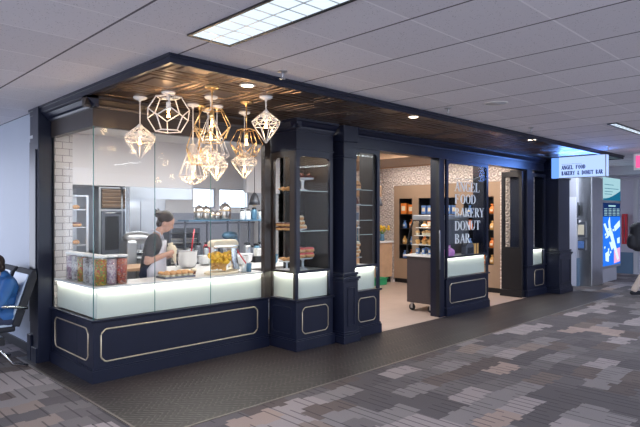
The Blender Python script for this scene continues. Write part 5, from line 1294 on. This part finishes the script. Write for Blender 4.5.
def hand(b, wrist, dirv, upv, curl=0.5, s=1.0, side=1):
    w = Vector(wrist); d = Vector(dirv).normalized(); n = Vector(upv).normalized(); lat = d.cross(n).normalized()
    b.capsule(w, w + d * 0.07 * s, 0.026 * s, 0.03 * s)
    for i, L in enumerate((0.068, 0.078, 0.072, 0.056)):
        p = w + d * 0.075 * s + lat * (0.027 - 0.018 * i) * s
        q = p + (d * math.cos(curl * 0.6) - n * math.sin(curl * 0.6)) * L * 0.5 * s
        r = q + (d * math.cos(curl * 1.6) - n * math.sin(curl * 1.6)) * L * 0.5 * s
        b.capsule(p, q, 0.0095 * s, 0.009 * s, 8); b.capsule(q, r, 0.009 * s, 0.0075 * s, 8)
    p = w + d * 0.02 * s + lat * side * 0.024 * s; q = p + (d * 0.6 + lat * side * 0.7 - n * 0.25).normalized() * 0.038 * s
    r = q + (d * 0.9 + lat * side * 0.1 - n * 0.4).normalized() * 0.032 * s
    b.capsule(p, q, 0.013 * s, 0.011 * s, 8); b.capsule(q, r, 0.011 * s, 0.008 * s, 8)

# baker ------------------------------------------------
bk = thing('person', 'baker in dark t-shirt and pale apron, hair tied up, squeezing piping bag', 'person', (0, 0, 0))
b = MB()
HM = head_parts((0.155, 0, 1.525), tilt=0.45)
add_head(b, HM)
b.capsule((0.045, 0, 1.36), (0.115, 0, 1.47), 0.052, 0.048)
b.capsule((0, -0.06, 0.92), (0, 0.06, 0.92), 0.13, 0.13); b.capsule((0, 0, 0.95), (0.03, 0, 1.2), 0.125, 0.12); b.capsule((0.03, -0.09, 1.27), (0.03, 0.09, 1.27), 0.095, 0.095)
SH = {-1: (0.03, -0.175, 1.335), 1: (0.03, 0.175, 1.335)}
EL = {-1: (-0.02, -0.235, 1.09), 1: (0.03, 0.235, 1.09)}
WR = {-1: (0.19, -0.10, 1.165), 1: (0.21, 0.09, 1.13)}
for s in (-1, 1):
    b.capsule((0.03, s * 0.06, 1.33), SH[s], 0.06, 0.055); b.capsule(SH[s], EL[s], 0.052, 0.040); b.capsule(EL[s], WR[s], 0.042, 0.026)
    w = Vector(WR[s]); tgt = Vector((0.27, 0.0, 1.20 if s < 0 else 1.13)); hand(b, w, tgt - w, (0.5, s * 0.8, 0.1), 1.1, 0.95, 1)
    b.capsule((0, s * 0.09, 0.9), (0.0, s * 0.10, 0.5), 0.095, 0.06); b.capsule((0, s * 0.10, 0.5), (-0.02, s * 0.10, 0.09), 0.058, 0.04); b.capsule((-0.03, s * 0.10, 0.045), (0.14, s * 0.12, 0.035), 0.04, 0.032)
body = remeshed('body', b, SKIN, bk, 0.008, 2)
b = MB(); b.capsule((0.005, -0.055, 0.93), (0.005, 0.055, 0.93), 0.142, 0.142); b.capsule((0, 0, 0.97), (0.03, 0, 1.2), 0.137, 0.132); b.capsule((0.03, -0.09, 1.27), (0.03, 0.09, 1.27), 0.107, 0.107)
for s in (-1, 1):
    b.capsule((0.03, s * 0.05, 1.335), SH[s], 0.068, 0.066); e = Vector(SH[s]).lerp(Vector(EL[s]), 0.62); b.capsule(SH[s], e, 0.064, 0.062)
remeshed('shirt', b, TEE, bk, 0.010, 2, 'charcoal short-sleeved shirt')
b = MB()
for s in (-1, 1): b.capsule((0, s * 0.09, 0.92), (0.0, s * 0.10, 0.5), 0.108, 0.075); b.capsule((0, s * 0.10, 0.5), (-0.02, s * 0.10, 0.12), 0.072, 0.06)
b.capsule((0, -0.06, 0.93), (0, 0.06, 0.93), 0.138, 0.138)
remeshed('trousers', b, JEANS, bk, 0.012, 2)
b = MB()
for s in (-1, 1): b.capsule((-0.03, s * 0.10, 0.045), (0.15, s * 0.12, 0.04), 0.05, 0.042)
remeshed('shoes', b, BLKF, bk, 0.010, 2)
# apron: curved sheet wrapped round the front
def sheet(profile, amax, nz=14, na=18, th=0.006):
    vs = []; fs = []
    for k in range(2):
        for i in range(nz + 1):
            f = i / nz; z, rx, ry, cx, am = profile(f)
            for j in range(na + 1):
                a = -am + 2 * am * j / na; w = th * k + 0.004 * math.sin(a * 9) * (1 - f)
                vs.append((cx + (rx + w) * math.cos(a), (ry + w) * math.sin(a), z))
    n1 = (nz + 1) * (na + 1)
    for i in range(nz):
        for j in range(na):
            q = i * (na + 1) + j
            fs.append((q, q + 1, q + na + 2, q + na + 1)); fs.append((n1 + q, n1 + q + na + 1, n1 + q + na + 2, n1 + q + 1))
    for i in range(nz):
        for j in (0, na):
            q = i * (na + 1) + j; fs.append((q, q + na + 1, n1 + q + na + 1, n1 + q))
    for j in range(na):
        for i in (0, nz):
            q = i * (na + 1) + j; fs.append((q, q + 1, n1 + q + 1, n1 + q))
    m = MB(); m.add(vs, fs, True); return m
def pf(f):
    z = 0.42 + f * 0.90
    if z < 1.0: return (z, 0.150 + 0.02 * (1 - f), 0.215, 0.0, 1.75)
    g = (z - 1.0) / 0.32
    return (z, 0.150 - 0.02 * g, 0.21 - 0.04 * g, 0.03 * g, 1.75 - 1.0 * min(1, g * 1.4))
ap = mk('apron', sheet(pf, 1.7), APRON, bk, label='pale grey bib apron')
b = MB(); b.tube([(0.125, -0.085, 1.31), (0.10, -0.085, 1.40), (0.03, -0.06, 1.435), (-0.02, 0, 1.43), (0.03, 0.06, 1.435), (0.10, 0.085, 1.40), (0.125, 0.085, 1.31)], 0.010, 6); mk('strap', b, APRON, ap)
b = MB()
b.ball((-0.022, 0, 0.045), 0.090, 20, 12, (1.08, 0.96, 1.02), HM)
b.ball((-0.09, 0, 0.06), 0.042, 14, 10, (1.1, 1.1, 0.9), HM); b.ball((-0.13, 0, 0.035), 0.025, 10, 8, (1.2, 1, 1), HM)
b.ball((-0.05, 0, -0.03), 0.055, 12, 8, (0.9, 1.2, 1.1), HM)
for a_ in range(7): b.capsule(tuple(HM @ Vector((-0.10, 0.015 * (a_ - 3), 0.07))), tuple(HM @ Vector((-0.15 - 0.01 * (a_ % 3), 0.03 * (a_ - 3), 0.05 + 0.02 * (a_ % 4)))), 0.018, 0.007, 8)
remeshed('hair', b, HAIR, bk, 0.007, 1, 'dark hair in a messy bun')
b = MB()
for s in (-1, 1): b.ball((0.082, s * 0.03, 0.008), 0.009, 8, 6, (0.6, 1.3, 0.8), HM)
mk('eyes', b, HAIR, bk)
t2 = thing('piping_bag', 'cream piping bag held in the hands of the baker', 'piping bag', (0, 0, 0))
b = MB(); M = Matrix.Translation((0.27, 0, 1.03)) @ Matrix.Rotation(-0.25, 4, 'Y')
b.lathe([(0.006, 0), (0.012, 0.035), (0.028, 0.09), (0.05, 0.15), (0.058, 0.19), (0.045, 0.225), (0.025, 0.235), (0.035, 0.265), (0.001, 0.26)], (0, 0, 0), 16, M); mk('bag', b, CREAM, t2)
mk('nozzle', MB().lathe([(0.004, -0.03), (0.013, 0.012)], (0, 0, 0), 12, M), STEEL, t2)
for q in (bk, t2): q.location = (3.06, 5.86, 0); q.scale = (0.985,) * 3; q.rotation_euler = (0, 0, -0.60)

# seated traveller ---------------------------------------
def simple_person(name_label, pose, mats, loc, rz, scale=1.0, pack=False):
    t = thing('person', name_label, 'person', (0, 0, 0))
    M = head_parts(pose['head'], tilt=pose.get('tilt', 0.15)); b = MB(); add_head(b, M)
    ch, hp = Vector(pose['chest']), Vector(pose['hip'])
    b.capsule(ch + Vector((0, 0, 0.07)), Vector(pose['head']) + Vector((-0.02, 0, -0.08)), 0.052, 0.048)
    b.capsule(hp + Vector((0, -0.07, 0)), hp + Vector((0, 0.07, 0)), 0.125, 0.125); b.capsule(hp, ch, 0.125, 0.12); b.capsule(ch + Vector((0, -0.1, 0)), ch + Vector((0, 0.1, 0)), 0.1, 0.1)
    for s in (-1, 1):
        sh = ch + Vector((0, s * 0.18, 0.05)); el = Vector(pose['el'][s]); wr = Vector(pose['wr'][s]); kn = Vector(pose['kn'][s]); an = Vector(pose['an'][s])
        b.capsule(sh, el, 0.052, 0.04); b.capsule(el, wr, 0.04, 0.026); hand(b, wr, wr - el, (0, s, 0.2) if pose.get('hang') else (0, 0, 1), 0.6, 1.0, s)
        b.capsule(hp + Vector((0, s * 0.09, 0)), kn, 0.088, 0.06); b.capsule(kn, an, 0.056, 0.038); b.capsule(an + Vector((-0.03, 0, -0.035)), an + Vector((0.15, 0, -0.04)), 0.036, 0.03)
    remeshed('body', b, SKIN, t, 0.009, 2)
    b = MB(); b.capsule(hp + Vector((0, -0.06, 0.06)), hp + Vector((0, 0.06, 0.06)), 0.15, 0.15); b.capsule(hp + Vector((0, 0, 0.05)), ch, 0.15, 0.15); b.capsule(ch + Vector((0, -0.09, 0)), ch + Vector((0, 0.09, 0)), 0.13, 0.13); b.capsule(ch + Vector((0, 0, 0.08)), ch + Vector((0.01, 0, 0.13)), 0.085, 0.07)
    for s in (-1, 1):
        sh = ch + Vector((0, s * 0.18, 0.05)); el = Vector(pose['el'][s]); wr = Vector(pose['wr'][s]); b.capsule(sh, el, 0.075, 0.06); b.capsule(el, el.lerp(wr, 0.92), 0.06, 0.045)
    remeshed('jacket', b, mats[0], t, 0.012, 2)
    b = MB()
    for s in (-1, 1):
        kn = Vector(pose['kn'][s]); an = Vector(pose['an'][s]); b.capsule(hp + Vector((0, s * 0.09, 0)), kn, 0.105, 0.078); b.capsule(kn, kn.lerp(an, 0.93), 0.075, 0.06)
    b.capsule(hp + Vector((0, -0.07, 0)), hp + Vector((0, 0.07, 0)), 0.138, 0.138); remeshed('trousers', b, mats[1], t, 0.012, 2)
    b = MB()
    for s in (-1, 1): an = Vector(pose['an'][s]); b.capsule(an + Vector((-0.03, 0, -0.035)), an + Vector((0.16, 0, -0.038)), 0.045, 0.04)
    remeshed('shoes', b, mats[2], t, 0.010, 2)
    b = MB(); b.ball((-0.022, 0, 0.04), 0.092, 18, 12, (1.08, 0.98, 1.08), M); b.ball((-0.05, 0, -0.03), 0.06, 14, 10, (0.9, 1.15, 1.1), M); remeshed('hair', b, HAIR, t, 0.008, 1)
    b = MB()
    for s in (-1, 1): b.ball((0.084, s * 0.03, 0.008), 0.009, 8, 6, (0.6, 1.3, 0.8), M)
    mk('eyes', b, HAIR, t)
    t.location = loc; t.rotation_euler = (0, 0, rz); t.scale = (scale,) * 3
    return t
seat_pose = dict(head=(-0.02, 0, 1.17), tilt=0.3, chest=(-0.12, 0, 0.92), hip=(-0.12, 0, 0.54),
                 el={-1: (0.0, -0.25, 0.74), 1: (0.0, 0.25, 0.74)}, wr={-1: (0.22, -0.10, 0.70), 1: (0.22, 0.10, 0.70)},
                 kn={-1: (0.32, -0.12, 0.53), 1: (0.32, 0.12, 0.53)}, an={-1: (0.38, -0.12, 0.09), 1: (0.38, 0.12, 0.09)})
simple_person('seated traveller in a blue jacket at the left edge', seat_pose, (BLUEJ, JEANS, BLKF), (1.60, 6.50, 0), PI, 0.9)
walk = dict(head=(0.03, 0, 1.58), tilt=0.2, chest=(0, 0, 1.32), hip=(0, 0, 0.95), hang=True,
            el={-1: (-0.05, -0.26, 1.10), 1: (0.0, 0.26, 1.10)}, wr={-1: (0.06, -0.27, 0.88), 1: (0.16, 0.25, 0.92)},
            kn={-1: (0.14, -0.09, 0.52), 1: (-0.03, 0.09, 0.50)}, an={-1: (0.12, -0.09, 0.085), 1: (-0.26, 0.09, 0.13)})
wp = atZ(649, 298, 0)
simple_person('walking traveller in khaki trousers with backpack at the right edge', walk, (BLKF, KHAKI, BLKF), (wp[0], wp[1], 0), -0.75, 0.95)
t = thing('backpack', 'black backpack worn by the walking traveller on the right', 'backpack', (0, 0, 0))
b = MB(); b.capsule((-0.22, 0, 1.08), (-0.24, 0, 1.38), 0.15, 0.14); b.capsule((-0.34, 0, 1.08), (-0.34, 0, 1.2), 0.1, 0.09); remeshed('bag', b, BLKF, t, 0.012, 3)
for s in (-1, 1): mk('strap', MB().tube([(-0.15, s * 0.1, 1.42), (0.0, s * 0.12, 1.49), (0.12, s * 0.12, 1.38), (0.13, s * 0.13, 1.2), (0, s * 0.15, 1.1), (-0.14, s * 0.14, 1.05)], 0.016, 8), BLKF, t)
t.location = (wp[0], wp[1], 0); t.rotation_euler = (0, 0, -0.75); t.scale = (0.95,) * 3

# gate seats ---------------------------------------------
def gate_seat(y, label):
    xw = 1.86
    t = thing('gate_seat', label, 'chair', (1.55, y, 0), 'row of gate seats by the grey wall')
    w = 0.25
    back = [(xw - 0.09, 0.46), (xw - 0.06, 0.44), (xw + 0.02, 0.60), (xw + 0.08, 0.98), (xw + 0.05, 1.0), (xw - 0.01, 0.97), (xw - 0.03, 0.64)]
    b = MB(); b.prism([(1.73, 0.44), (1.80, 0.42), (1.97, 0.92), (1.96, 1.00), (1.93, 1.01), (1.89, 0.94)], 'y', y - w, y + w); mk('backrest', b, BLKF, t, bevel=0.012)
    b = MB(); b.prism([(1.715, 0.48), (1.735, 0.46), (1.90, 0.95), (1.885, 0.965)], 'y', y - w + 0.03, y + w - 0.03); mk('back_cushion', b, VINYL, t, label='shiny pale blue back cushion', bevel=0.008)
    b = MB(); b.box(1.28, 1.76, y - w, y + w, 0.38, 0.43); mk('seat', b, BLKF, t, bevel=0.015)
    b = MB(); b.box(1.30, 1.74, y - w + 0.03, y + w - 0.03, 0.43, 0.455); mk('seat_cushion', b, VINYL, t, bevel=0.01)
    return t
def arms(y, label):
    t = thing('seat_frame', label, 'armrest', (1.55, y, 0), 'chrome arm frames of the gate seats')
    b = MB(); b.tube([(1.86, y, 0.62), (1.62, y, 0.66), (1.40, y, 0.66), (1.32, y, 0.60), (1.38, y, 0.50), (1.52, y, 0.36), (1.55, y, 0.30)], 0.016, 8); mk('armrest', b, CHROME, t)
    b = MB(); b.tube([(1.28, y, 0.02), (1.40, y, 0.06), (1.55, y, 0.28), (1.72, y, 0.06), (1.86, y, 0.02)], 0.018, 8); mk('leg', b, CHROME, t)
    return t
gate_seat(7.14, 'empty gate seat beside the grey wall behind the seated traveller')
gate_seat(6.54, 'gate seat with shiny pale back under the traveller in the blue jacket')
arms(6.84, 'chrome armrest frame between the two gate seats')
arms(6.24, 'chrome armrest frame at the near end of the gate seats')
t = thing('seat_beam', 'steel beam carrying the row of gate seats', 'beam', (1.55, 6.1, 0.3)); mk('beam', MB().box(1.50, 1.60, 6.1, 7.4, 0.30, 0.375), STEEL, t); mk('end_cap', MB().box(1.495, 1.605, 6.09, 6.10, 0.295, 0.38), BLACK, t)
t = thing('wall_outlet', 'small dark outlet low on the grey wall by the column', 'outlet', (2.08, 6.9, 0.5))
mk('plate', MB().box(2.07, 2.079, 6.74, 6.80, 0.40, 0.55), BLACK, t); mk('socket', MB().box(2.065, 2.07, 6.75, 6.79, 0.44, 0.51), STEELD, t)

# ------------------------------------------------------------------ far concourse items
KY = 4.44
t = thing('directory_kiosk', 'silver directory kiosk with glowing blue terminal map', 'kiosk', (13.4, 4.6, 0))
ka = atY(592, 280, KY)[0]; kb = atY(603, 280, KY)[0]; kc = atY(621.5, 200, KY)[0]
mk('column', MB().box(ka + 0.0, kb, KY, KY + 0.5, 0, 2.42), STEEL, t, bevel=0.01)
zs0 = atY(612, 265, KY)[2]; zs1 = atY(612, 203, KY)[2]; zp0 = atY(612, 200.5, KY)[2]; zp1 = atY(612, 178, KY)[2]
mk('screen_frame', MB().box(kb, kc, KY + 0.02, KY + 0.16, zs0 - 0.06, zp1 + 0.08), STEEL, t, bevel=0.008)
sc = mk('screen', MB().box(kb + 0.04, kc - 0.06, KY + 0.01, KY + 0.02, zs0, zs1 - 0.32), SCRB, t, label='glowing blue map screen')
mk('screen_header', MB().box(kb + 0.04, kc - 0.06, KY + 0.01, KY + 0.02, zs1 - 0.32, zs1), SCRD, t)
w = kc - kb - 0.10; xk = kb + 0.04
def qd(b, pts): b.prism([(xk + a * w, zs0 + c * (zs1 - zs0)) for a, c in pts], 'y', KY + 0.004, KY + 0.01)
b = MB(); qd(b, [(0.02, 0.66), (0.10, 0.68), (0.34, 0.50), (0.26, 0.46)]); qd(b, [(0.2, 0.52), (0.44, 0.60), (0.48, 0.52), (0.22, 0.44)]); qd(b, [(0.34, 0.52), (0.50, 0.54), (0.92, 0.08), (0.80, 0.06)])
qd(b, [(0.62, 0.62), (0.95, 0.72), (0.98, 0.62), (0.66, 0.54)]); qd(b, [(0.28, 0.70), (0.36, 0.78), (0.42, 0.56), (0.34, 0.55)]); qd(b, [(0.12, 0.20), (0.32, 0.24), (0.30, 0.06), (0.14, 0.08)]); qd(b, [(0.38, 0.34), (0.5, 0.40), (0.58, 0.28), (0.48, 0.24)]); qd(b, [(0.80, 0.42), (0.95, 0.44), (0.95, 0.34), (0.82, 0.34)])
rr = random.Random(2)
for i in range(16):
    a, c = rr.uniform(0.05, 0.55), rr.uniform(0.05, 0.6); q = rr.uniform(0.03, 0.07); qd(b, [(a, c), (a + q, c + 0.01), (a + q * 1.1, c - 0.02), (a + 0.01, c - 0.03)])
mk('map_shapes', b, SCRW, t)
b = MB(); qd(b, [(0.62, 0.24), (0.97, 0.27), (0.97, 0.04), (0.62, 0.02)]); mk('map_inset', b, SCRP, t)
b = MB()
for r_ in range(5):
    for c_ in range(4): qd(b, [(0.06 + c_ * 0.24, 0.80 + r_ * 0.025), (0.22 + c_ * 0.24, 0.80 + r_ * 0.025), (0.22 + c_ * 0.24, 0.81 + r_ * 0.025), (0.06 + c_ * 0.24, 0.81 + r_ * 0.025)])
qd(b, [(0.3, 0.94), (0.7, 0.94), (0.7, 0.965), (0.3, 0.965)]); mk('header_lines', b, POST, t)
mk('poster', MB().box(kb + 0.04, kc - 0.06, KY + 0.01, KY + 0.02, zp0, zp1), POST, t, label='pale green upper poster')
b = MB(); pts = [(xk, zp0), (xk + w, zp0), (xk + w, zp0 + 0.24)] + [(xk + w * (1 - i / 6), zp0 + 0.24 - 0.20 * math.sin(PI / 2 * i / 6)) for i in range(1, 7)]
b.prism(pts, 'y', KY + 0.004, KY + 0.01); mk('poster_curve', b, POSTB, t)
b = MB()
for i, (a, c_, l_) in enumerate(((0.08, 0.36, 0.5), (0.08, 0.27, 0.8), (0.08, 0.20, 0.45), (0.08, 0.14, 0.4))): b.box(xk + a * w, xk + (a + l_) * w, KY + 0.004, KY + 0.0095, zp0 + c_, zp0 + c_ + 0.012)
mk('poster_lines', b, POSTB, t)
mk('foot', MB().box(kb, kc - 0.1, KY + 0.08, KY + 0.4, 0, zs0 - 0.06), GREYW, t)
b = MB(); xh = (ka + 0.0)
b2 = MB(); b2.box(ka - 0.05, ka, KY + 0.12, KY + 0.40, 1.08, 1.42).box(ka - 0.05, ka, KY + 0.12, KY + 0.40, 0.80, 1.02); mk('brochure_holder', b2, STEELD, t)
b2 = MB(); b2.box(ka - 0.055, ka - 0.05, KY + 0.15, KY + 0.37, 0.84, 1.0); mk('brochure', b2, BLUEP, t)
b2 = MB(); b2.box(ka - 0.055, ka - 0.05, KY + 0.15, KY + 0.37, 1.14, 1.36); mk('brochure', b2, CREAM, t)
b = MB(); b.box(12.6 + 0.30, 12.6 + 0.31, 0, 0, 0, 0)
t = thing('wall_phone', 'dark wall phone panel above the blue wainscot', 'phone', (12.8, 4.72, 1.6))
xa = atY(577.5, 210, 4.71)[0]; xb = atY(580.8, 210, 4.71)[0]
mk('plate', MB().box(xa, xb + 0.03, 4.70, 4.72, 1.52, 1.86), STEELD, t); mk('panel', MB().box(xa, xb + 0.03, 4.69, 4.72, 1.38, 1.49), STEELD, t); mk('handset', MB().box(xa + 0.02, xa + 0.06, 4.67, 4.70, 1.56, 1.80), BLACK, t, bevel=0.01)
mk('keypad', MB().box(xa + 0.03, xb, 4.685, 4.69, 1.41, 1.46), LAMI, t)
p0 = atX(622.5, 214, 16.22); p1 = atX(627, 244, 16.22)
t = thing('extinguisher_cabinet', 'red-framed fire cabinet on the far wall beyond the kiosk', 'cabinet', (16.25, p0[1], 1.3))
ya, yb2 = p1[1], p0[1]; za, zb2 = p1[2], p0[2]
b = MB(); wv = 0.04; b.box(16.17, 16.24, ya, ya + wv, za, zb2).box(16.17, 16.24, yb2 - wv, yb2, za, zb2).box(16.17, 16.24, ya + wv, yb2 - wv, za, za + wv).box(16.17, 16.24, ya + wv, yb2 - wv, zb2 - wv, zb2); mk('frame', b, RED, t)
mk('door', MB().box(16.2, 16.23, ya + wv, yb2 - wv, za + wv, zb2 - wv), GREYW, t); mk('box', MB().box(16.24, 16.29, ya, yb2, za, zb2), RED, t)

# ------------------------------------------------------------------ world, lights, camera
w = bpy.data.worlds.new('World'); S.world = w; w.use_nodes = True
g = NG(w); bg = w.node_tree.nodes['Background']
tc = g.node('ShaderNodeTexCoord'); sp = g.node('ShaderNodeSeparateXYZ'); g.l.new(tc.outputs['Generated'], sp.inputs[0])
fac = g.m('MINIMUM', g.m('MAXIMUM', g.m('MULTIPLY', sp.outputs[2], 2.0), 0.0), 1.0)
g.put(bg.inputs[0], g.mix(fac, (0.78, 0.84, 1.0, 1), (0.45, 0.60, 1.0, 1)))
bg.inputs[1].default_value = 2.9
cam = bpy.data.cameras.new('camera'); co = bpy.data.objects.new('camera', cam); COL.objects.link(co)
co.location = (0, 0, CAM_H)
yaw = math.atan2(FW[1], FW[0]) - PI / 2
co.rotation_euler = (PI / 2, 0, yaw)
cam.sensor_width = 36; cam.lens = 36 * FL / 640; cam.shift_y = 0.5 / 640; cam.clip_end = 200; cam.clip_start = 0.05
S.camera = co
S.view_settings.view_transform = 'Standard'; S.view_settings.look = 'None'; S.view_settings.gamma = 1; S.view_settings.use_curve_mapping = False
S.view_settings.exposure = 0.25
